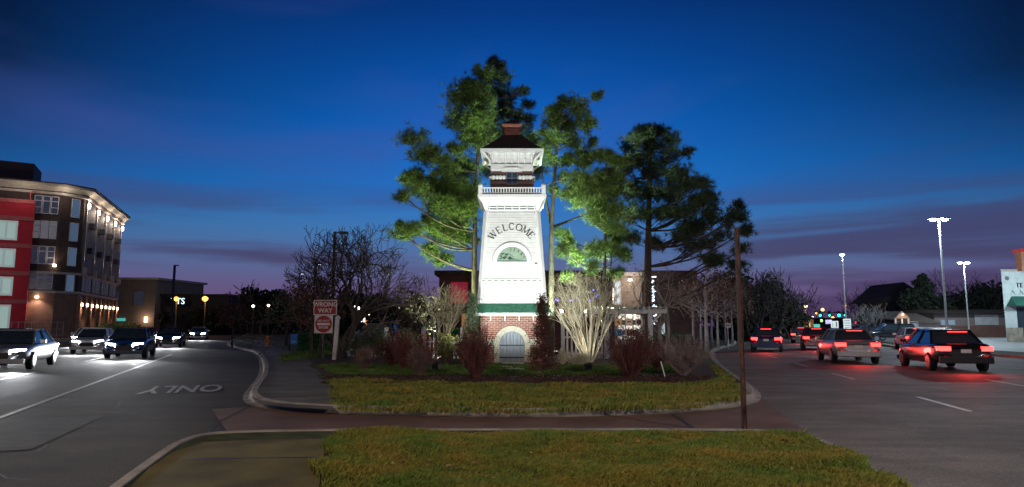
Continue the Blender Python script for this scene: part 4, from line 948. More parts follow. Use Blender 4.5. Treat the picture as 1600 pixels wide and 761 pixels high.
# blue board and hydrant on left walk
g = P(464, 533, 42); bd = thing('blue_board', 'blue notice board on two posts beside the left walk', 'board', (g.x, 42, .1))
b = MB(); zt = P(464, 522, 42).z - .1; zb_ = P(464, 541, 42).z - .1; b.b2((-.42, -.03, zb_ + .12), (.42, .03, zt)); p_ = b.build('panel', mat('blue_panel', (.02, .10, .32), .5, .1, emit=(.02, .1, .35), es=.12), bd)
b = MB(); b.b2((-.3, -.035, zb_ + .25), (.3, -.032, zb_ + .32)); b.build('pale_strip', mat('pale_blue', (.3, .45, .6), .5, .1), p_)
for s_ in (-1, 1): b = MB(); b.b2((s_ * .44 - .04, -.04, 0), (s_ * .44 + .04, .04, zt + .05)); b.build('post', black, bd)
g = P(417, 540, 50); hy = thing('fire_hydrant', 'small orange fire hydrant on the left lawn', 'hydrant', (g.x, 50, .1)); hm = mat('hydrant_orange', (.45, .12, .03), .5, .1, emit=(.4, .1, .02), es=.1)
b = MB(); b.lathe((0, 0, 0), [(.16, 0), (.16, .05), (.11, .06), (.11, .5), (.14, .52), (.14, .56), (.1, .68), (.03, .74), (.03, .8)], 12); bo = b.build('barrel', hm, hy, smooth=False)
b = MB(); b.tube([(-.2, 0, .42), (.2, 0, .42)], .055, 8); b.tube([(0, -.2, .38), (0, 0, .38)], .065, 8); b.build('nozzles', hm, hy)

# ================================================================ BUILDINGS
ledm = lambda n, c, s_: mat(n, c, .5, .02, emit=c, es=s_)
# --- corner apartment block
A1 = Vector((-53.8, 80.4)); C2 = Vector((-52.6, 82.8)); D = Vector((-60.2, 104)); dA = Vector((-.85, -.53)).normalized(); A0 = A1 + dA * 30
ap = thing('apartment_block', 'five-storey dark brick apartment block with lit cornice at the left', 'building', (A1.x, A1.y, .12)); MA = Matrix.Translation(ap.location)
dbr = brickmat('dark_brown_brick', (.06, .038, .033), (.045, .03, .028), (.07, .05, .045), bw=.4, bh=.14)
tbr = brickmat('tan_brick', (.24, .12, .085), (.19, .10, .07), (.3, .2, .16), bw=.4, bh=.14)
redst_ = mat('red_stucco', (.46, .014, .03), .8, .08, 2); pinkb = mat('dusty_pink_band', (.42, .10, .10), .8, .1)
trim = mat('beige_trim', (.42, .36, .32), .7, .08); greym = mat('grey_panel', (.16, .15, .15), .7, .1)
wfr = mat('white_window_frame', (.55, .54, .56), .6, .05)
E0 = D + Vector((-20, 8))
foot = [(A0.x, A0.y), (A1.x, A1.y), (C2.x, C2.y), (D.x, D.y), (E0.x, E0.y), (-90, 95)]
b = MB(); b.prism(foot, 5.4, 17.4); b.build('upper_walls', dbr, ap, world=MA)
b = MB(); b.prism(foot, 0, 5.4); b.build('ground_floor_walls', tbr, ap, world=MA)
def off_poly(pl, d):
    n = len(pl); c = Vector((sum(p[0] for p in pl) / n, sum(p[1] for p in pl) / n)); out = []
    for i in range(n):
        p = Vector(pl[i]); a = Vector(pl[i - 1]); q = Vector(pl[(i + 1) % n]); t1 = (p - a).normalized(); t2 = (q - p).normalized(); n1 = Vector((t1.y, -t1.x)); n2 = Vector((t2.y, -t2.x)); m_ = (n1 + n2).normalized()
        if (c - p).dot(m_) > 0 and (c - p).dot(n1) > 0: n1, n2, m_ = -n1, -n2, -m_
        out.append(tuple(p + m_ * d / max(.5, m_.dot(n1))))
    return out
cornm = mat('pale_cornice', (.42, .38, .31), .7, .08)
b = MB(); b.prism(off_poly(foot, .5), 17.0, 17.3); b.build('frieze', trim, ap, world=MA)
b = MB(); n = len(foot); lo_ = off_poly(foot, .45); hi2 = off_poly(foot, 1.05)
b.add([(*p, 17.4) for p in lo_] + [(*p, 17.95) for p in hi2], [(i, (i + 1) % n, n + (i + 1) % n, n + i) for i in range(n)]); b.prism(hi2, 17.95, 18.2)
b.build('cornice', cornm, ap, world=MA)
b = MB(); b.prism(off_poly(foot, 1.15), 18.2, 18.34); b.build('roof', mat('dark_roof', (.05, .03, .03), .8, .1), ap, world=MA)
q = A1 + dA * 2.0 + Vector((-4, 6)); b = MB(); b.prism([tuple(A1 + dA * 3.2 + Vector((-.6, 1.2))), tuple(A1 + dA * 3.2 + Vector((-3, 6))), tuple(A1 + dA * 14 + Vector((-3, 6))), tuple(A1 + dA * 14 + Vector((-.6, 1.2)))], 18.6, 20.8); b.build('penthouse', mat('dark_plum_metal', (.045, .022, .028), .7, .1), ap, world=MA)
for z in (5.5, 7.75):
    b = MB(); b.prism(off_poly(foot, .22), z - .14, z + .14); b.build('belt_course', trim, ap, world=MA)
def fac(P0, P1_, outsign=1):
    d = (P1_ - P0); L = d.length; d = d / L; nrm = Vector((d.y, -d.x)) * outsign
    def pt(u, o, z): q = P0 + d * u + nrm * o; return (q.x, q.y, z)
    return pt, L, math.atan2(d.y, d.x)
def win(parent, pt, ang, u, z, w, h, MAx, gm, frame=wfr, cols=1, rows=2, o0=.0, ft=.07):
    b = MB(); q = [pt(u + a * w / 2, o0 + .03, z + c * h / 2) for a, c in ((-1, -1), (1, -1), (1, 1), (-1, 1))]; b.add(q, [(0, 1, 2, 3)]); g_ = b.build('window', gm, parent, world=MAx)
    b = MB()
    for k in range(cols + 1): b.box(pt(u - w / 2 + w * k / cols, o0 + .05, z), (ft, .1, h + ft), ang)
    for fr in ([0, 1] + ([.72] if rows > 1 else []) + ([.35] if rows > 2 else [])): b.box(pt(u, o0 + .055, z - h / 2 + h * fr), (w + ft * .98, .1, ft), ang)
    b.build('window_frame', frame, g_, world=MAx)
pA, LA, aA = fac(A1, A0, -1)
wg1 = mat('lamplit_glass', (.1, .1, .11), .2, .3, .8, emit=(.22, .22, .26), es=.35); wg2 = mat('dim_glass', (.03, .03, .04), .15, .3, .8, emit=(.1, .12, .2), es=.15); wg3 = mat('cyan_lit_glass', (.1, .13, .13), .2, .3, .5, emit=(.45, .62, .58), es=.55)
for z in (6.75, 9.8, 12.8, 15.75):
    for k in range(3): win(ap, pA, aA, .75 + k * .82 - .1, z, .7, 2.05 if z > 8 else 1.9, MA, wg1 if z in (12.8,) else wg2, rows=3 if k != 1 else 2)
# red wing
pR = lambda u, o, z: pA(u, o, z)
b = MB(); b.prism([pA(2.55, -.1, 0)[:2], pA(2.55, 1.1, 0)[:2], pA(16, 1.1, 0)[:2], pA(16, -.1, 0)[:2]], 0, 15.9); rw = b.build('red_wing', redst_, ap, world=MA)
for z in (15.9, 13.9, 10.75, 7.6, 4.4):
    b = MB(); b.prism([pA(2.5, .2, 0)[:2], pA(2.5, 1.16, 0)[:2], pA(16, 1.16, 0)[:2], pA(16, .2, 0)[:2]], z - .32, z + .12); b.build('pink_band', pinkb, rw, world=MA)
for z, hh in ((12.35, 2.0), (9.2, 1.9), (6.0, 1.9), (2.1, 3.4)):
    for u in (5.0, 8.6): win(ap, pA, aA, u, z, 1.9, hh, MA, wg3, o0=1.1, cols=2, rows=1, ft=.22, frame=mat('pale_teal_frame', (.5, .6, .58), .6, .05, emit=(.5, .65, .62), es=.25))
b = MB(); b.tube([pA(3.0, .9, 16.0), pA(3.05, .9, 16.9), pA(2.75, .9, 17.15), pA(2.5, .9, 16.9)], .05, 6); b.build('balcony_hoist', pinkb, ap, world=MA)
# chamfer windows
pC, LC, aC = fac(A1, C2, 1)
for z in (6.7, 9.8, 12.8, 15.7): win(ap, pC, aC, LC * .62, z, .95, 2.2, MA, mat('sky_lit_glass', (.05, .08, .12), .1, .2, emit=(.12, .2, .34), es=.4), rows=1)
# long face B
pB, LB, aB = fac(C2, D, 1)
pale = mat('pale_pier', (.38, .34, .31), .7, .08)
for k in range(5):
    u = .8 + k * 5.3
    if u > LB - .2: u = LB - .4
    b = MB(); b.box(pB(u, .13, 12.4), (.35, .26, 9.2), aB); b.build('pier', pale, ap, world=MA)
    b = MB(); b.box(pB(u, .35, 8.2), (.5, .5, .9), aB); b.build('pier_foot', pale, ap, world=MA)
    lm = MB(); lm.box(pB(u, .35, 16.3), (.3, .25, .55), aB); lo = lm.build('wall_lamp', ledm('warm_wall_lamp', (1, .78, .62), 22), ap, world=MA)
    q = Vector(pB(u, .9, 16.2)) - ap.location; light('POINT', ap, tuple(q), 170, (1, .82, .66), radius=.15)
    q = Vector(pB(u, .62, 8.8)) - ap.location; light('SPOT', ap, tuple(q), 110, (1, .92, .82), tuple(q + Vector((0, 0, 1)) ), R(60), .8, .1)
    if k < 4:
        for j, uu in enumerate((1.35, 3.0, 4.35)):
            for z in (9.8, 12.8, 15.3): win(ap, pB, aB, u + uu, z, .95, 2.2, MA, wg1 if (k + j) % 3 == 0 else wg2, rows=1, frame=greym)
            win(ap, pB, aB, u + uu, 6.7, .95, 1.7, MA, wg2, rows=1)
        b = MB(); b.box(pB(u + 2.65, .09, 12.6), (3.5, .16, 9.0), aB); b.build('bay_panel', greym, ap, world=MA)
        for z in (11.0, 14.1):
            b = MB(); b.box(pB(u + 2.0, .45, z - .1), (1.3, .6, .7), aB); b.build('balcony', black, ap, world=MA)
# ground floor piers + sconces
for k in range(9):
    u = .3 + k * 2.65
    b = MB(); b.box(pB(u, .2, 2.6), (.9, .4, 5.2), aB); b.build('brick_pier', tbr, ap, world=MA)
    b = MB(); b.box(pB(u, .5, 4.1), (.2, .16, .35), aB); b.build('wall_lamp', ledm('warm_sconce', (1, .75, .5), 14), ap, world=MA)
    if k % 2 == 0: light('SPOT', ap, tuple(Vector(pB(u, .75, 4.2)) - ap.location), 240, (1, .66, .42), tuple(Vector(pB(u, .55, 0)) - ap.location), R(120), .6, .1)
    if k < 8:
        b = MB(); b.add([pB(u + a * .8 + 1.32, .02, z) for a, z in ((-1, .3), (1, .3), (1, 4.2), (-1, 4.2))], [(0, 1, 2, 3)]); b.build('shop_window', mat('shop_glass', (.02, .02, .025), .1, .2, emit=(.3, .2, .14), es=.08), ap, world=MA)
for u, z, e in ((-.45, 8.6, 110), (1.0, 4.9, 300)):
    b = MB(); b.box(pA(u + .65, .3, z), (.3, .25, .25), aA); b.build('wall_lamp', _m['warm_sconce'], ap, world=MA)
    light('SPOT', ap, tuple(Vector(pA(u + .65, .55, z)) - ap.location), e, (1, .75, .55), tuple(Vector(pA(u + .65, .1, z + (2 if z > 8 else -3))) - ap.location), R(120), .7, .1)
for u in (-.2, 1.2, 3): light('POINT', ap, tuple(Vector(pA(u * 3, 1.6 if u < 1 else 2.6, 16.9)) - ap.location), 90, (1, .85, .7), radius=.3)
# patio enclosure and shrubs before it
pf = thing('patio_fence', 'low glazed patio fence in front of the apartment block', 'fence', (*pA(1.5, 3.2, 0)[:2], .12)); MF = Matrix.Translation(pf.location)
for k in range(9):
    b = MB(); b.box(pA(-1.2 + k * .6, 3.2, 1.1), (.08, .08, 1.9), aA); b.build('fence_post', pale, pf, world=MF)
for z in (.5, 1.2, 1.95): b = MB(); b.box(pA(1.2, 3.2, z), (4.9, .05, .06), aA); b.build('rail', pale, pf, world=MF)
hl = mat('pale_lime_leaves', (.20, .24, .08), .7, .3, 1.5, island=.4)
for k in range(7):
    q = pB(1.5 + k * 3.0, 3.0, .1); root = thing('hedge_bush', ['pale green bush nearest the corner of the apartment block', 'second pale green bush along the apartment block', 'third pale green bush along the apartment block', 'fourth pale green bush along the apartment block', 'fifth pale green bush along the apartment block', 'sixth pale green bush along the apartment block', 'last pale green bush at the far end of the apartment block'][k], 'bush', q, 0, 'pale green bushes along the apartment block')
    rg = random.Random(k); mb = MB(); ends = []
    for i in range(40):
        a = rg.uniform(0, 6.3); e = Vector((math.cos(a) * rg.uniform(0, 1.3), math.sin(a) * rg.uniform(0, 1), rg.uniform(.3, 1.5))); mb.tube([(0, 0, 0), e], [.02, .008], 3, False); ends.append(e)
    mb.build('stems', barkd, root); V, F = leaves(ends, .22, 26, .2); fast('foliage', V, F, hl, root)
# --- tan building farther left
tb2 = thing('tan_building', 'pale tan two-storey building beyond the apartment block', 'building', (-63, 120, 0)); MT = Matrix.Translation(tb2.location)
tan = mat('tan_stucco', (.2, .175, .15), .85, .1, 1)
b = MB(); b.prism([(-90, 112), (-76.5, 118), (-76, 135), (-90, 135)], 0, 10); b.prism([(-76.8, 118.5), (-62.3, 119.5), (-60.5, 134), (-76.8, 134)], 0, 9.5); b.build('walls', tan, tb2, world=MT)
b = MB(); b.prism([(-77, 118.0), (-61.8, 119.1), (-60.0, 134.5), (-77, 134.5)], 9.5, 9.9); b.prism([(-90.5, 111.6), (-76.2, 117.6), (-75.7, 135.5), (-90.5, 135.5)], 10, 10.4); b.build('parapet', trim, tb2, world=MT)
pT, LT, aT = fac(Vector((-76.8, 118.5)), Vector((-62.3, 119.5)), 1)
for u in (3.4, 7.6, 11.8): win(tb2, pT, aT, u, 6.3, 1.7, 2.4, MT, wg2, rows=1, frame=greym)
for u in (2.0, 13.3):
    b = MB(); b.box(pT(u, .25, 2.6), (.4, .4, .9), aT); b.build('wall_lamp', ledm('peach_lamp', (1, .6, .38), 7), tb2, world=MT); light('POINT', tb2, tuple(Vector(pT(u, 1.2, 2.8)) - tb2.location), 80, (1, .62, .4), radius=.2)
b = MB(); b.box(pT(8.6, .2, 2.6), (2.4, .2, .5), aT); b.build('teal_sign', ledm('teal_sign_glow', (.1, .5, .45), .7), tb2, world=MT)
# illuminated sign on dark shed
sh = thing('dark_shed', 'dark low building with a small blue-white lit sign', 'building', (-55, 125, 0)); b = MB(); b.b2((-7, -4, 0), (5, 4, 6.8)); b.build('walls', mat('black_wall', (.03, .03, .035), .8, .1), sh)
b = MB(); b.b2((-7.2, -4.3, 6.8), (5.2, 4.3, 7.1)); b.build('roof', black, sh)
b = MB(); b.b2((-6.3, -4.1, 5.0), (-1.7, -4.02, 6.4)); b.build('sign_panel', dark, sh); text('sign_letters', 'YTS', ledm('ice_blue_light', (.55, .8, 1), 2.2), sh, (-4.0, -4.14, 5.8), 1.5, ext=.03)
# far grey wall/low building
fw = thing('long_low_building', 'long low dark building across the end of the left road', 'building', (-48, 140, 0)); b = MB(); b.b2((-36, -3, 0), (22, 5, 6.2)); b.build('walls', mat('grey_green_wall', (.06, .065, .06), .8, .1), fw)
b = MB(); b.b2((-36.5, -3.3, 6.2), (22.5, 5.3, 6.5)); b.build('roof', mat('dim_roof', (.1, .1, .1), .8, .1), fw)
b = MB()
for x in (-20, -6, 8, 17): b.b2((x - 1.2, -3.06, .2), (x + 1.2, -3.0, 2.8))
b.build('door_openings', dark, fw)
# --- brick building behind the tower
bb = thing('brick_building', 'dark red brick building behind the tower with a beige wing', 'building', (3, 46, 0)); MBb = Matrix.Translation(bb.location)
rbr = brickmat('maroon_brick', (.10, .03, .025), (.08, .025, .022), (.08, .05, .045), bw=.3, bh=.1)
x0, x1 = P(686, 450, 47).x, P(958, 450, 47).x; zt = P(800, 430, 47).z
b = MB(); b.b2((x0, 47, 0), (x1, 60, zt)); b.build('brick_wing', rbr, bb, world=MBb)
b = MB(); b.b2((x0 - .3, 46.7, zt), (x1 + .1, 60.3, zt + .3)); b.build('roof', dshing, bb, world=MBb)
xa, xb = P(957, 450, 45).x, P(1003, 450, 45).x; xc = P(1075, 450, 45).x; zt2 = P(980, 431, 45).z
beige = brickmat('beige_block', (.30, .235, .19), (.26, .205, .165), (.22, .18, .15), bw=.5, bh=.2)
b = MB(); b.b2((xa, 45, 0), (xb, 60, zt2)); b.build('beige_wing', beige, bb, world=MBb)
b = MB(); b.b2((xa - .2, 44.7, zt2), (xb + .1, 60.2, zt2 + .22)); b.build('parapet', trim, bb, world=MBb)
b = MB(); b.b2((xb, 45.6, 0), (xc + .8, 60, zt2 + .4)); b.build('dark_wing', mat('dark_plum_wall', (.07, .05, .055), .8, .1), bb, world=MBb)
pW, _, _ = fac(Vector((xa, 45)), Vector((xb, 45)), 1)
win(bb, pW, 0, P(964, 450, 45).x - xa, P(964, 458, 45).z, .42, 1.5, MBb, ledm('white_blue_window', (.5, .62, .7), .45), rows=3)
b = MB(); b.b2((xa + .3, 44.96, .5), (xb - .15, 44.99, P(980, 500, 45).z + .6)); b.build('shop_window', ledm('bright_shop_window', (.95, .92, .8), .9), bb, world=MBb)
b = MB()
for k in range(4): x = xa + .3 + k * (xb - xa - .45) / 3; b.b2((x - .03, 44.9, .5), (x + .03, 44.955, P(980, 500, 45).z + .62))
b.build('mullions', offwhite, bb, world=MBb)
b = MB(); b.b2((xa + 1.0, 44.7, zt2 - .35), (xa + 1.25, 44.95, zt2 - .2)); b.build('wall_lamp', ledm('wing_lamp', (1, .9, .8), 3), bb, world=MBb)  # lamp and its light added to make the beige wing more visible
light('POINT', bb, (xa + 1.1 - 3, 43.6 - 46, zt2 - .6), 120, (1, .86, .76), radius=.2)
# red lit window left wing + column + light strip
xr0, xr1 = P(704, 450, 46.9).x, P(731, 450, 46.9).x; b = MB(); b.b2((xr0, 46.93, P(700, 474, 47).z), (xr1, 46.97, P(700, 441, 47).z)); wr = b.build('red_lit_window', ledm('red_window', (.42, .02, .05), .35), bb, world=MBb)
b = MB(); b.b2(((xr0 + xr1) / 2 - .02, 46.88, P(700, 474, 47).z), ((xr0 + xr1) / 2 + .02, 46.92, P(700, 441, 47).z)); b.b2((xr0, 46.87, P(700, 449, 47).z), (xr1, 46.91, P(700, 448, 47).z)); b.build('window_bars', mat('pink_bars', (.5, .2, .22), .6, .1), wr, world=MBb)
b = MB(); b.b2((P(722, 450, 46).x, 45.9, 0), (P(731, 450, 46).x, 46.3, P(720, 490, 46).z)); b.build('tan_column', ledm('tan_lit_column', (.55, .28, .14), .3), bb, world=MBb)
b = MB(); b.tube([Vector(P(958, 450, 44.8)), Vector(P(958, 474, 44.8))], .035, 6); b.build('warm_strip_light', ledm('warm_strip', (1, .8, .62), 2), bb, world=MBb)
# blue string lights
b = MB(); rb_ = random.Random(2)
pts_ = [(868, 468), (871, 470), (866, 471)] + [(890 + k * 1.2, 471 - (k % 3)) for k in range(3)] + [(900 + i * 3, 470) for i in range(4)] + [(922 + i * 2.2, 470 - i * 1.7) for i in range(8)] + [(944, 456), (944, 467), (928, 453), (934, 452), (938, 460)]
for px, py in pts_:
    q = P(px + rb_.uniform(-.5, .5), py, 46.6); b.lathe(tuple(q), [(.01, -.045), (.05, 0), (.01, .045)], 6)
o = b.build('bulbs', ledm('blue_led', (.12, .12, 1), 9)); sl = thing('string_lights', 'string of blue lights on the dark brick wall right of the tower', 'lights', (4, 46.6, 2)); o.parent = sl; o.location = (-4, -46.6, -2)
b = MB(); prev = None
for i in range(14):
    q = P(864 + i * 6.3, 470 - 3 * math.sin(i * .9), 46.65); 
    if prev is not None: b.bar(prev, q, .015)
    prev = q
o = b.build('wire', black, sl, world=Matrix.Translation(sl.location))
for px, py, lb in ((877, 486, 'left warm globe lamp seen through the pale bare shrub'), (916, 487, 'right warm globe lamp seen through the pale bare shrub')):
    q = P(px, py, 38); gl_ = thing('globe_lamp', lb, 'lamp', (q.x, 38, .1)); b = MB(); b.tube([(0, 0, 0), (0, 0, q.z - .2)], .035, 6); b.build('post', black, gl_); b = MB(); b.lathe((0, 0, q.z - .1), [(.03, -.13), (.11, -.06), (.13, 0), (.11, .06), (.03, .13)], 10); b.build('globe', ledm('peach_globe', (1, .72, .58), 3), gl_); light('POINT', gl_, (0, -.3, q.z - .1), 200, (1, .84, .7), radius=.12)
# vertical lit sign
q = P(1020, 470, 43); vs_ = thing('vertical_sign', 'vertical sign of glowing white letters reading downward beside the pine trunk', 'sign', (q.x, 43, 0))
zt_, zb2 = P(1020, 436, 43).z, P(1020, 502, 43).z
b = MB(); b.b2((-.34, .02, zb2 - .1), (.34, .25, zt_ + .1)); b.b2((-.06, .08, 0), (.06, .2, zb2 - .1)); b.build('sign_box', mat('dark_slate', (.05, .055, .065), .6, .1), vs_)
text('glowing_letters', 'LandmarkOak', ledm('white_letter_glow', (.72, .86, 1), 3.2), vs_, (0, -.02, (zt_ + zb2) / 2), .62, (R(90), R(90), 0), .02, .86, .008)
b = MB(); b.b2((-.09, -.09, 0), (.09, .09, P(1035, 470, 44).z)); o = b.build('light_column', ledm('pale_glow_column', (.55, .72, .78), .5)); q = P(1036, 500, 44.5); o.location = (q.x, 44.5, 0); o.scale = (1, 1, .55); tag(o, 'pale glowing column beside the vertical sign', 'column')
# hedge right of pergola
def hedge(label, x0_, x1_, y0_, y1_, h, m, n, seed, cat='hedge', group=None):
    root = thing('hedge', label, cat, ((x0_ + x1_) / 2, (y0_ + y1_) / 2, .1), 0, group); rg = random.Random(seed); w, d = (x1_ - x0_) / 2, (y1_ - y0_) / 2
    mb = MB(); mb.b2((-w * .93, -d * .85, 0), (w * .93, d * .85, h * .92)); mb.build('branches', mat('hedge_core', (.012, .02, .01), .9, .2), root)
    c = []
    for i in range(n):
        f = rg.random()
        if f < .5: c.append((rg.uniform(-w, w), -d, rg.uniform(0, h)))
        elif f < .85: c.append((rg.uniform(-w, w), rg.uniform(-d, d), h))
        else: c.append((rg.choice((-w, w)), rg.uniform(-d, d), rg.uniform(0, h)))
    V, F = leaves(c, .05, 2, .12); fast('foliage', V, F, m, root)
hg = mat('hedge_green', (.03, .13, .045), .6, .3, 2, island=.4)
hedge('clipped green hedge right of the pergola', P(1022, 540, 37).x, P(1078, 540, 37).x, 36.6, 37.8, .9, hg, 3500, 1)
hedge('clipped green hedge behind the trees along the left walk', P(466, 540, 40).x, P(520, 540, 40).x, 40, 40.8, .95, hg, 2500, 2)
hedge('small bright green box hedge behind the picket fence', P(708, 520, 36).x, P(723, 520, 36).x, 35.7, 36.3, 1.25, mat('bright_hedge', (.06, .28, .09), .6, .2, 2, island=.3), 700, 3)
# utility box pale
q = P(1036, 545, 35); b = MB(); b.b2((-.55, -.2, 0), (.55, .2, .45)); b.b2((-.6, -.25, .45), (.6, .25, .5)); o = b.build('stone_bench', mat('pale_bench', (.35, .38, .38), .7, .1), bevel=.02); o.location = (q.x, 35, .1); tag(o, 'low pale stone bench before the green hedge', 'bench')
# fast-food lit sign and restaurant
q = P(566, 490, 70); ff = thing('lit_sign_tower', 'bright white stacked sign panels seen through the bare tree', 'sign', (q.x, 70, 0))
wl_ = ledm('bright_white_sign', (.9, 1, .92), 3.2)
for (xa_, xb_, ya, yb) in ((566, 573, 477, 486), (562, 570, 484, 491), (561, 570, 496, 503)):
    a, c = P(xa_, yb, 70), P(xb_, ya, 70); b = MB(); b.b2((a.x - q.x, -.1, a.z), (c.x - q.x, .1, c.z)); b.build('lit_panel', wl_, ff)
b = MB(); a, c = P(561, 494.5, 70), P(570, 492, 70); b.b2((a.x - q.x, -.11, a.z), (c.x - q.x, .11, c.z)); b.build('green_strip', ledm('green_strip_glow', (.2, .9, .5), 1.2), ff)
b = MB(); b.tube([(0, .3, 0), (0, .3, P(566, 478, 70).z)], .12, 8); b.build('pole', black, ff)
q = P(587, 505, 85); rs = thing('restaurant', 'small dark restaurant with orange lit windows beyond the picket fence', 'building', (q.x, 85, 0))
b = MB(); b.b2((-3.4, 0, 0), (3.4, 6, 3.3)); b.build('walls', mat('dark_brown_wall', (.05, .035, .03), .8, .1), rs)
b = MB(); b.frust((0, 3), 7.8, 4.5, 3.3, 4.6, 7, 3); b.build('roof', dshing, rs)
for k, x in enumerate((-1.3, .0, 1.3)): b = MB(); b.b2((x - .45, -.04, 1.0), (x + .45, 0, 2.4)); b.build('window', ledm('orange_window', (.9, .32, .1), .9), rs)
for x in (-1.9, -.7, 1.1, 2.0): b = MB(); b.lathe((x, -.3, 2.9), [(.03, -.12), (.13, 0), (.03, .12)], 8); b.build('bulb', ledm('warm_bulb', (1, .8, .6), 9), rs)
for px, py, lb in ((556, 479, 'upper round white flood lamp above the bare tree fork'), (560.5, 481.5, 'lower round white flood lamp above the bare tree fork')):
    q = P(px, py, 66); o_ = thing('flood_lamp', lb, 'lamp', (q.x, 66, 0)); b = MB(); b.tube([(0, 0.05, 0), (0, .05, q.z)], .04, 6); b.build('pole', black, o_); b = MB(); b.lathe((0, -.1, q.z), [(.03, -.14), (.14, 0), (.03, .14)], 10); b.build('lens', ledm('white_flood', (1, 1, .95), 7), o_)

# ================================================================ STREET LAMPS
def lot_lamp(label, px, pytop, Y, dual, e, group='tall parking lot lamps', zt=None, col=(.75, .93, 1)):
    t = P(px, pytop, Y); root = thing('parking_lamp', label, 'lamp', (t.x, Y, .05), 0, group); h = t.z - .05
    b = MB(); b.lathe((0, 0, 0), [(.3, 0), (.3, .7), (.26, .75)], 12); b.build('concrete_base', mat('concrete_base', (.35, .35, .33), .85, .15), root)
    b = MB(); b.tube([(0, 0, .75), (0, 0, h)], [.085, .06], 10); b.build('pole', mat('white_pole', (.6, .62, .62), .4, .05), root)
    for s_ in ((-1, 1) if dual else (0,)):
        x = s_ * .48
        b = MB(); b.b2((min(0, x) - .03, -.03, h - .03), (max(0, x) + .03, .03, h + .03)); b.b2((x - .27, -.25, h - .01), (x + .27, .25, h + .09)); hd = b.build('lamp_head', black if False else galv, root)
        b = MB(); b.lathe((x, 0, h - .12), [(.10, -.06), (.22, .02), (.25, .10)], 12); b.build('lamp_lens', ledm('cool_white_lens', (.72, .93, 1), 40), hd)
        light('POINT', root, (x, 0, h - .35), e, col, radius=.15)
lot_lamp('nearest tall twin-head parking lamp at the right', 1467, 342, 55, True, 2600)
lot_lamp('shorter-looking twin-head lamp right of the nearest one', 1506, 410, 84, True, 2000)
lot_lamp('slim single-head lamp above the traffic lights', 1316, 397.5, 78, False, 1500)
def far_lamp(label, px, py, Y, col, s_, e=0, grp='distant orange street lamps', r=.28, arm=0):
    t = P(px, py, Y); root = thing('street_lamp', label, 'lamp', (t.x, Y, 0), 0, grp); b = MB(); b.tube([(arm, 0, 0), (arm, 0, t.z + .2)] + ([(0, 0, t.z + .25)] if arm else []), [.11, .08] + ([.05] if arm else []), 8); b.build('pole', mat('dull_dark_pole', (.06, .06, .06), .7, .1), root)
    b = MB(); b.lathe((0, -.15, t.z), [(r * .3, -r * .9), (r, -r * .3), (r, r * .4), (r * .3, r * .9)], 12); b.build('lamp_globe', ledm('lamp_%d_%d_%d' % (col[0] * 100, col[1] * 100, s_), col, s_), root)
    if e: light('POINT', root, (0, -.8, t.z - .5), e, col, radius=.3)
OR = (1, .42, .07); YW = (1, .6, .2)
far_lamp('left orange street lamp over the far end of the left road', 276, 467, 105, OR, 3, 150, r=.36)
far_lamp('right orange street lamp over the far end of the left road', 321, 467, 105, OR, 4, 150, r=.42)
far_lamp('orange street lamp left of the traffic lights', 1258, 478.5, 120, YW, 5, 500, r=.3)
far_lamp('yellow street lamp just above the traffic lights', 1285, 484, 170, YW, 4, r=.42)
far_lamp('dim amber lamp left of the yellow one', 1275.5, 489.5, 190, OR, 3, r=.32)
far_lamp('amber lamp below the green signals', 1301, 496.5, 190, OR, 3, r=.4)
far_lamp('small amber lamp between the two white signs', 1315.5, 499.5, 190, OR, 5, r=.3)
far_lamp('dim amber lamp on the slim pole line', 1320.5, 478, 190, OR, 4, r=.3)
far_lamp('small amber lamp beyond the low wall on the left', 259, 469.5, 130, OR, 6, r=.22)
far_lamp('white lamp over the far grey building', 396, 478.5, 100, (1, .95, .8), 8, grp='distant white lamps', r=.2)
far_lamp('small orange lamp right of the white one', 420, 477.5, 100, (1, .55, .3), 6, r=.2)
far_lamp('white lamp beyond the picket fence', 623, 482, 80, (.85, 1, .9), 7, grp='distant white lamps', r=.13)
far_lamp('white lamp low at the left of the signals', 1269, 496, 200, (.9, 1, 1), 5, grp='distant white lamps', r=.36)
def dark_lamp(label, px, py, Y, w=.09, arm=.9, lit=0):
    t = P(px, py, Y); root = thing('street_lamp', label, 'lamp', (t.x, Y, 0), 0, 'dark box-head street lamps'); b = MB(); b.box((0, 0, t.z / 2), (w, w, t.z)); b.build('pole', black, root)
    b = MB(); b.b2((0, -.03, t.z - .09), (arm * .4, .03, t.z - .03)); b.b2((arm * .35, -.14, t.z - .13), (arm, .14, t.z)); hd = b.build('lamp_head', black, root)
    if lit: b = MB(); b.b2((arm * .4, -.12, t.z - .16), (arm * .95, .12, t.z - .135)); b.build('lamp_lens', ledm('pale_lens', (.85, .9, 1), lit), hd)
dark_lamp('unlit dark box-head lamp post rising through the forked bare tree', 523, 362, 38, .13, .75)
dark_lamp('lit lamp post left of the forked bare tree', 492, 411, 55, .1, .5, 3)
dark_lamp('second lit lamp post, lower and farther left of the forked tree', 468, 426, 66, .1, .5, 3)
dark_lamp('unlit dark box-head lamp post right of the pale tan building', 273, 414, 82, .22, .45)
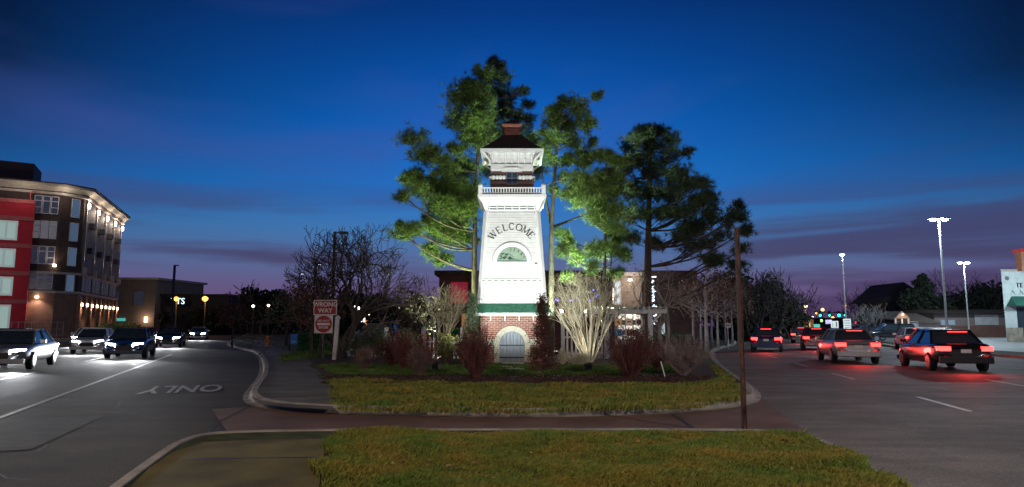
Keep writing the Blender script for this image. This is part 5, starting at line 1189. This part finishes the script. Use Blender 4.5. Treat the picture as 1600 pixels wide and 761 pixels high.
# unseen lamps light near grass and road; first is added to brighten red wing
for i, (x, y, e, c) in enumerate(((-55, 60, 2300, (1, .9, .85)), (-9.5, -5, 5600, (1, .74, .46)), (12.5, -3.5, 7600, (1, .90, .80)))):
    root = thing('street_lamp', ['roadside lamp before the red wing of the apartment block', 'roadside lamp behind the left foreground', 'roadside lamp behind the right foreground'][i], 'lamp', (x, y, 0), 0, 'roadside lamps behind the viewpoint')
    b = MB(); b.tube([(0, 0, 0), (0, 0, 9), (0, .8, 9.4)], [.1, .07, .05], 10); b.build('pole', galv, root)
    b = MB(); b.box((0, 1.0, 9.38), (.3, .6, .12)); hd = b.build('lamp_head', galv, root); b = MB(); b.box((0, 1.0, 9.30), (.24, .5, .03)); b.build('lamp_lens', ledm('street_lens', (1, .85, .7), 20), hd)
    light('SPOT', root, (0, 1.0, 9.2), e, c, ((-62, 78, 8) if i == 0 else ((2 if i == 1 else -1), 12, 0)), R(120), .9, .25)

# ================================================================ FAR RIGHT
# traffic signals
ts = thing('traffic_signal', 'signal mast arm over the far junction with four green lights', 'traffic light', (P(1330, 500, 150).x, 150, 0))
zA = P(1300, 489, 150).z; X = lambda px: P(px, 490, 150).x - ts.location.x
b = MB(); b.tube([(0, 0, 0), (0, 0, zA + .5)], .16, 8); b.tube([(0, 0, zA), (X(1276), 0, zA + .2)], [.12, .06], 8); b.build('mast_arm', galv, ts)
for px, s_ in ((1281, 1), (1295.6, .8), (1310.4, 1.25), (1319.5, .75)):
    z = P(px, 492.8, 150).z; b = MB(); b.b2((X(px) - .2, -.15, z - .22), (X(px) + .2, .1, z + .95)); sgh = b.build('signal_head', dark, ts)
    b = MB(); b.M = Matrix.Translation((X(px), -.16, z)) @ Matrix.Rotation(R(90), 4, 'X'); b.lathe((0, 0, 0), [(.25 * s_, 0), (.22 * s_, .06), (.1, .1)], 12); b.build('green_lens', ledm('green_signal', (.02, 1, .72), 5), sgh)
for px, py, c, nm, lb in ((1283.5, 501, (.3, 1, .2), 'lime_signal', 'lime green signal light low under the mast arm'), (1338, 504.3, (1, .06, .06), 'red_signal', 'single red signal right of the white text sign')):
    q = P(px, py, 160); rt = thing('signal_lamp', lb, 'traffic light', (q.x, 160, 0)); b = MB(); b.tube([(0, .1, 0), (0, .1, q.z)], .08, 6); b.build('pole', black, rt); b = MB(); b.b2((-.3, -.1, q.z - .4), (.3, .1, q.z + .4)); hd = b.build('signal_head', dark, rt); b = MB(); b.M = Matrix.Translation((0, -.12, q.z)) @ Matrix.Rotation(R(90), 4, 'X'); b.lathe((0, 0, 0), [(.32, 0), (.2, .1)], 12); b.build('lens', ledm(nm, c, 4), hd)
# far shops
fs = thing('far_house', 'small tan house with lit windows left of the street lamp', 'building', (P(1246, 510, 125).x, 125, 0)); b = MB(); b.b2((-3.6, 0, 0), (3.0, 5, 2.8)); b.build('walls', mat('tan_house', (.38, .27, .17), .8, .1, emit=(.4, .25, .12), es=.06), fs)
b = MB(); b.frust((-.3, 2.5), 7.4, 4, 2.8, 4.0, 6, 2); b.build('roof', dshing, fs)
for x in (-2.2, .3, 2.0): b = MB(); b.b2((x - .35, -.05, .9), (x + .35, 0, 2.2)); b.build('window', ledm('amber_window', (.9, .6, .25), .6), fs)
fs = thing('far_shop', 'distant shop front with a teal lit strip under the signals', 'building', (P(1272, 510, 175).x, 175, 0)); b = MB(); b.b2((-6, 0, 0), (8, 6, 3.2)); b.build('walls', black, fs); b = MB(); b.b2((-6.3, -.3, 3.2), (8.3, 6.3, 3.5)); b.build('roof', dshing, fs)
b = MB(); b.b2((-3, -.06, .8), (1.5, 0, 1.9)); b.build('shop_window', ledm('teal_window', (.15, .7, .6), .8), fs); b = MB(); b.b2((3, -.08, 2.0), (4.6, 0, 3.0)); b.build('sign_panel', ledm('violet_sign', (.4, .4, 1), 2), fs)
# bungalow
bg_ = thing('bungalow', 'low bungalow with gabled porch and lit porch lamp behind the black car', 'building', (P(1415, 510, 86).x, 86, 0)); X = lambda px: P(px, 500, 86).x - bg_.location.x; Z = lambda py: P(1415, py, 86).z
sid = mat('pale_siding', (.26, .23, .24), .8, .1); b = MB(); b.b2((X(1394), 0, 0), (X(1468), 8, Z(505))); b.build('walls', sid, bg_)
b = MB(); za, zb_ = Z(505), Z(489)
b.add([(X(1390), -.5, za), (X(1470), -.5, za), (X(1470), 8.5, za), (X(1390), 8.5, za), (X(1400), 4, zb_), (X(1462), 4, zb_)], [(0, 1, 5, 4), (1, 2, 5), (2, 3, 4, 5), (3, 0, 4), (3, 2, 1, 0)]); b.build('roof', dshing, bg_)
b = MB(); b.add([(X(1383), -2.2, Z(498)), (X(1407), -2.2, Z(498)), (X(1395), -2.2, Z(486.5)), (X(1383), 1, Z(498)), (X(1407), 1, Z(498)), (X(1395), 1, Z(486.5))], [(0, 1, 2), (0, 2, 5, 3), (1, 4, 5, 2), (0, 3, 4, 1)]); b.build('porch_gable', mat('gable_siding', (.22, .2, .2), .8, .1), bg_)
for px in (1385, 1395, 1405): b = MB(); b.b2((X(px) - .08, -2.1, 0), (X(px) + .08, -1.94, Z(498))); b.build('porch_post', white, bg_)
b = MB(); b.lathe((X(1395), -2.3, Z(492)), [(.03, -.1), (.12, 0), (.03, .1)], 8); b.build('porch_lamp', ledm('porch_glow', (1, .6, .3), 6), bg_); light('POINT', bg_, (X(1395), -3, Z(495)), 60, (1, .6, .35))
for px in (1400, 1428): win(bg_, lambda u, o, z: (u, -o, z), 0, X(px), Z(509), .9 if px > 1410 else .5, 1.0, Matrix(), wg1 if px < 1410 else mat('blue_pane', (.1, .12, .15), .2, .1, emit=(.3, .42, .55), es=.5), rows=1)
# big dark house behind
hh_ = thing('dark_house', 'big black gabled house silhouette behind the bungalow', 'building', (P(1415, 500, 112).x, 112, 0)); X = lambda px: P(px, 500, 112).x - hh_.location.x; Z = lambda py: P(1415, py, 112).z
bw = mat('near_black_siding', (.022, .02, .025), .8, .1); b = MB(); b.b2((X(1385), 0, 0), (X(1460), 9, Z(470))); b.build('walls', bw, hh_)
b = MB(); b.add([(X(1375), -.6, Z(472)), (X(1462), -.6, Z(472)), (X(1413), -.6, Z(441)), (X(1375), 9.6, Z(472)), (X(1462), 9.6, Z(472)), (X(1413), 9.6, Z(441))], [(0, 1, 2), (0, 2, 5, 3), (1, 4, 5, 2), (3, 5, 4)]); b.build('roof', mat('black_roof', (.014, .012, .016), .8, .1), hh_)
b = MB(); b.b2((X(1404), -.66, Z(470)), (X(1416), -.62, Z(467))); b.build('attic_window', mat('dim_attic', (.06, .06, .07), .5, .1), hh_)
# garage building
gb = thing('garage_building', 'long low garage building with a pale door behind the parking lot', 'building', (P(1535, 510, 92).x, 92, 0)); X = lambda px: P(px, 500, 92).x - gb.location.x; Z = lambda py: P(1535, py, 92).z
b = MB(); b.b2((X(1460), 0, 0), (X(1620), 10, Z(489))); b.build('walls', mat('brown_grey_siding', (.14, .11, .11), .8, .1), gb)
b = MB(); b.b2((X(1460), -.04, 0), (X(1620), .0, Z(509))); b.build('brick_base', brickmat('far_brick', (.14, .06, .045), (.11, .05, .04), (.12, .08, .07), bw=.5, bh=.16), gb)
b = MB(); b.add([(X(1456), -.8, Z(489)), (X(1626), -.8, Z(489)), (X(1626), 10.5, Z(489)), (X(1456), 10.5, Z(489)), (X(1468), 5, Z(482)), (X(1618), 5, Z(482))], [(0, 1, 5, 4), (1, 2, 5), (2, 3, 4, 5), (3, 0, 4), (3, 2, 1, 0)]); b.build('roof', dshing, gb)
b = MB(); b.b2((X(1523), -.08, Z(508)), (X(1560), -.045, Z(492))); b.build('garage_door', mat('pale_door', (.32, .31, .33), .7, .1), gb)
for px in (1475, 1487): b = MB(); b.b2((X(px) - .5, -.07, Z(508)), (X(px) + .4, -.045, Z(500))); b.build('window', mat('blue_pane2', (.1, .12, .15), .2, .1, emit=(.3, .42, .55), es=.4), gb)
# white shop at the right edge
ws = thing('white_shop', 'white stucco shop with a green awning at the right edge', 'building', (P(1600, 510, 66).x, 66, 0)); X = lambda px: P(px, 480, 66).x - ws.location.x; Z = lambda py: P(1600, py, 66).z
wst = mat('white_stucco', (.52, .56, .56), .85, .08, 2); b = MB(); b.prism([(X(1569), 0), (X(1720), 0), (X(1720) + 11, 14), (X(1569) + 11, 14)], 0, Z(424)); wl2 = b.build('walls', wst, ws)
b = MB(); b.prism([(X(1567), -.15), (X(1722), -.15), (X(1722) + 11, 14.2), (X(1567) + 11, 14.2)], Z(424), Z(421)); b.build('parapet', trim, ws)
b = MB(); b.b2((X(1593), -.8, Z(424)), (X(1720), 0, Z(395))); b.build('corner_tower', mat('terracotta_stucco', (.42, .17, .10), .8, .1), ws); b = MB(); b.b2((X(1591.5), -1.0, Z(395)), (X(1721), .2, Z(390))); b.build('red_cap', ledm('red_cap', (.5, .03, .03), .2), ws)
b = MB(); b.b2((X(1569.6), -.06, 0), (X(1595), 0, Z(512))); b.build('stone_base', mat('tan_stone', (.30, .25, .2), .85, .25, 2), ws)
b = MB(); b.add([(X(1573), -1.3, Z(478)), (X(1720), -1.3, Z(478)), (X(1720), 0, Z(463)), (X(1582), 0, Z(463)), (X(1573), 0, Z(478))], [(0, 1, 2, 3), (0, 3, 4)]); b.build('awning', mat('green_canvas', (.02, .12, .09), .7, .1), ws)
b = MB(); b.b2((X(1588), -.05, 0), (X(1720), -.01, Z(480))); b.build('shop_window', glass, ws)
text('shop_lettering', 'TE', black, ws, ((X(1590) + X(1601)) / 2, -.05, Z(446)), .62, ext=.02)
b = MB(); b.M = Matrix.Translation((X(1577), -.03, Z(435))) @ Matrix.Rotation(R(90), 4, 'X'); b.lathe((0, 0, 0), [(.2, 0), (.2, .05)], 8); b.build('wall_medallion', greym, ws)
for px in (1584, 1597):
    b = MB(); b.tube([(X(px), 0, Z(454)), (X(px) - .15, -.5, Z(460))], .03, 5); b.build('awning_strut', black, ws)
lw = light('POINT', ws, (X(1590), -5, 5), 900, (.7, .92, 1), radius=.3)
# planters
hedge('low clipped hedge at the foot of the nearest parking lamp', P(1430, 530, 54).x, P(1456, 530, 54).x, 53.5, 54.6, .55, dklf, 900, 11, group='low hedges in the parking lot')
hedge('low clipped hedge right of the nearest parking lamp', P(1476, 530, 54).x, P(1510, 530, 54).x, 53.5, 54.6, .6, dklf, 1100, 12, group='low hedges in the parking lot')

# ================================================================ VEHICLES
tyre = mat('tyre_rubber', (.02, .02, .02), .8, .1); rimm = mat('alloy_rim', (.4, .4, .42), .35, .1, metal=.8)
def make_car(label, body, lit='front', suv=False, bright=60, tail=6, group=None, L=4.6, cat='car', seedn=0):
    W_ = .9; h0 = .15 if suv else 0
    root = thing('parked_suv' if suv else 'car', label, cat, (0, 0, 0), 0, group)
    st = [(-L / 2, .50 + h0, .80, .72), (-L / 2 + .12, .34 + h0, .98 + h0, .84), (-L / 2 + .55, .26 + h0, 1.02 + h0, .89), (-.6, .22 + h0, .98 + h0, W_), (.6, .22 + h0, .95 + h0, W_), (L / 2 - 1.15, .24 + h0, .93 + h0, .90), (L / 2 - .55, .26 + h0, .84 + h0, .87), (L / 2 - .12, .30 + h0, .74 + h0, .78), (L / 2, .42 + h0, .64 + h0, .66)]
    vs = []; k = 10
    for y, zb, zt, hw in st:
        zm = zb + (zt - zb) * .5
        half = [(hw * .82, zb), (hw, zb + .1), (hw * 1.01, zm), (hw * .97, zt - .06), (hw * .88, zt)]
        vs += [(x, y, z) for x, z in half] + [(-x, y, z) for x, z in half[::-1]]
    fs = [(i * k + j, (i + 1) * k + j, (i + 1) * k + (j + 1) % k, i * k + (j + 1) % k) for i in range(len(st) - 1) for j in range(k)]
    fs = [f[::-1] for f in fs] + [tuple(range(k)), tuple((len(st) - 1) * k + j for j in range(k))[::-1]]
    b = MB(); b.add(vs, fs); bo = b.build('body', body, root, smooth=True); md = bo.modifiers.new('s', 'SUBSURF'); md.levels = 2; md.render_levels = 2
    tp = 1.72 if suv else 1.44; rb = -L / 2 + (.25 if suv else .75); fb = L / 2 - 1.15; z0 = .93 + h0
    rt0, rt1 = rb + (.25 if suv else .55), fb - .85
    lo = [(-.80, rb), (.80, rb), (.80, fb), (-.80, fb)]; hi_ = [(-.60, rt0), (.60, rt0), (.60, rt1), (-.60, rt1)]
    b = MB(); b.add([(x, y, z0) for x, y in lo] + [(x, y, tp - .03) for x, y in hi_], [(0, 1, 5, 4), (1, 2, 6, 5), (2, 3, 7, 6), (3, 0, 4, 7), (4, 5, 6, 7)]); b.build('windows', glass, root, bevel=.06)
    b = MB(); b.add([(x * 1.05, y + (.05 if y > 0 else -.05), tp - .05) for x, y in hi_] + [(x * .94, y * .97, tp + .01) for x, y in hi_], [(0, 1, 5, 4), (1, 2, 6, 5), (2, 3, 7, 6), (3, 0, 4, 7), (4, 5, 6, 7)]); rf = b.build('roof', body, root, bevel=.05)
    for sx_ in (-1, 1):
        for (x0_, y0_), (x1_, y1_) in (((.80, rb), (.60, rt0)), ((.80, fb), (.60, rt1)), ((.80, (rb + fb) / 2), (.60, (rt0 + rt1) / 2))): b = MB(); b.bar((sx_ * x0_, y0_, z0), (sx_ * x1_, y1_, tp - .02), .07); b.build('pillar', body, root)
    for sy in (-1, 1):
        for sx_ in (-1, 1):
            b = MB(); b.M = Matrix.Translation((sx_ * .80, sy * (L / 2 - .88), .33)) @ Matrix.Rotation(R(90), 4, 'Y'); b.lathe((0, 0, 0), [(.26, -.115), (.33, -.09), (.33, .09), (.26, .115)], 20); wh = b.build('wheel', tyre, root)
            b = MB(); b.M = Matrix.Translation((sx_ * .80, sy * (L / 2 - .88), .33)) @ Matrix.Rotation(R(90), 4, 'Y'); b.lathe((0, 0, sx_ * .105), [(.22, -.02), (.21, .018), (.05, .02)], 14); b.build('rim', rimm, wh)
    fe = ledm('headlight_glow_%d' % bright, (.94, .97, 1), bright) if lit == 'front' else mat('unlit_lens', (.3, .3, .32), .15, .1)
    te = ledm('taillight_glow_%d' % tail, (1, .035, .03), tail) if lit == 'rear' else mat('red_lens', (.2, .01, .01), .2, .1, emit=(.5, .01, .01), es=.1)
    zl = .66 + h0; zr = .80 + h0
    for sx_ in (-1, 1):
        b = MB(); b.add([(sx_ * x, y, z) for x, y, z in ((.36, L / 2 + .015, zl - .08), (.68, L / 2 - .09, zl - .07), (.80, L / 2 - .28, zl + .09), (.60, L / 2 - .12, zl + .09), (.36, L / 2 - .02, zl + .07), (.38, L / 2 - .15, zl), (.7, L / 2 - .3, zl))], [(0, 1, 2, 3, 4) if sx_ < 0 else (4, 3, 2, 1, 0), (0, 5, 6, 1), (4, 3, 2, 6, 5)]); b.build('headlight', fe, root)
        b = MB(); b.box((sx_ * .64, -L / 2 + .02, zr), (.34, .13, .15)); b.box((sx_ * .80, -L / 2 + .16, zr + .005), (.08, .26, .13)); b.build('tail_light', te, root)
        b = MB(); b.box((sx_ * 1.0, fb - .35, z0 + .08), (.2, .1, .13)); b.build('mirror', body, root)
    b = MB(); b.b2((-.34, L / 2 - .01, .42 + h0), (.34, L / 2 + .02, .62 + h0)); b.build('grille', black, root)
    b = MB(); b.b2((-.82, L / 2 - .12, .24 + h0), (.82, L / 2 + .05, .42 + h0)); b.build('front_bumper', body, root, bevel=.03)
    b = MB(); b.b2((-.82, -L / 2 - .05, .30 + h0), (.82, -L / 2 + .12, .54 + h0)); b.build('rear_bumper', body, root, bevel=.03)
    b = MB(); b.b2((-.16, -L / 2 - .02, .66 + h0), (.16, -L / 2 + .01, .78 + h0)); b.build('licence_plate', swh, root)
    b = MB(); b.b2((-.3, -L / 2 + .6, tp - .08), (.3, -L / 2 + .64, tp - .06)); b.build('high_brake_light', te, root) if lit == 'rear' and not suv else None
    if lit == 'front':
        light('SPOT', root, (-.6, L / 2 + .12, zl), 800, (.94, .97, 1), (-.75, L / 2 + 9, 0), R(75), .8, .06)
        light('SPOT', root, (.6, L / 2 + .12, zl), 800, (.94, .97, 1), (.75, L / 2 + 9, 0), R(75), .8, .06)
    if lit == 'rear':
        light('SPOT', root, (0, -L / 2 - .15, zr), 170, (1, .06, .05), (0, -L / 2 - 4, .1), R(140), .8, .3)
        light('SPOT', root, (0, L / 2 + .15, zl), 200, (.94, .97, 1), (0, L / 2 + 9, 0), R(75), .8, .1)
    return root
paints = [mat('silver_car_paint', (.35, .36, .38), .3, .03, metal=.5, coat=.6), mat('dark_blue_car_paint', (.02, .04, .10), .3, .03, metal=.3, coat=.8), mat('black_car_paint', (.012, .012, .014), .25, .03, coat=.8), mat('red_car_paint', (.22, .015, .02), .3, .03, coat=.8), mat('white_car_paint', (.6, .6, .6), .35, .03, coat=.5)]
def hd(dx, dy): return math.atan2(-dx, dy)
gL = 'oncoming cars with white headlights on the left road'; gR = 'departing cars with red tail lights on the right road'
LL = [('oncoming silver car nearest the left edge, white headlights on', 0, -8.9, 26.5), ('oncoming dark blue car, second in the left road, white headlights on', 1, -6.0, 35), ('oncoming white car with headlights on, in front of the lime bushes', 4, -9.2, 41), ('oncoming black car with white headlights, before the tan building', 2, -6.0, 52), ('oncoming red car with white headlights, in the far left lane', 3, -9.4, 62), ('oncoming dark blue car in the outer left lane, white headlights on', 1, -12.4, 36), ('oncoming white car far back in the outer left lane', 4, -12.6, 54), ('farthest oncoming silver car near the end of the bright row', 0, -5.8, 78)]  # the two outer-lane cars are added for denser headlight glow
for l, pi, off, Y in LL:
    c_ = make_car(l, paints[pi], 'front', group=gL); c_.location = (off - .38 * Y, Y, .005); c_.rotation_euler = (0, 0, hd(.355, -.935))
RL = [('nearest departing black car with red tail lights at the right edge', 2, 1538, 583, .23), ('departing silver car with red tail lights in the second lane', 0, 1366, 570, .25), ('departing white car with red tail lights near the right kerb', 4, 1500, 556, .23), ('departing dark blue car just right of the rusty post', 1, 1222, 551, .40), ('departing red car below the two white signs', 3, 1300, 548, .38), ('departing white car in the outer right lane before the parking lot', 4, 1462, 548, .36), ('small departing black car near the white signs', 2, 1272, 537, .48), ('farthest departing silver car under the traffic lights', 0, 1262, 529, .48)]
for l, pi, px, py, sl_ in RL:
    g = G(px, py); c_ = make_car(l, paints[pi], 'rear', group=gR, tail=7); c_.location = (g.x, g.y + 2.3, .01); c_.rotation_euler = (0, 0, hd(sl_, 1))
c_ = make_car('black sport utility car parked side-on before the bungalow', paints[2], 'none', suv=True, L=4.8); g = P(1390, 525, 66); c_.location = (g.x, 66, .03); c_.rotation_euler = (0, 0, hd(-1, .12))
c_ = make_car('dark sedan parked left of the black sport utility car', paints[1], 'none'); g = P(1352, 525, 72); c_.location = (g.x, 72, .03); c_.rotation_euler = (0, 0, hd(-1, .25))
c_ = make_car('pale utility car parked beyond the picket fence', paints[4], 'none', suv=True); g = P(584, 507, 60); c_.location = (g.x, 60, .03); c_.rotation_euler = (0, 0, hd(-1, .1))
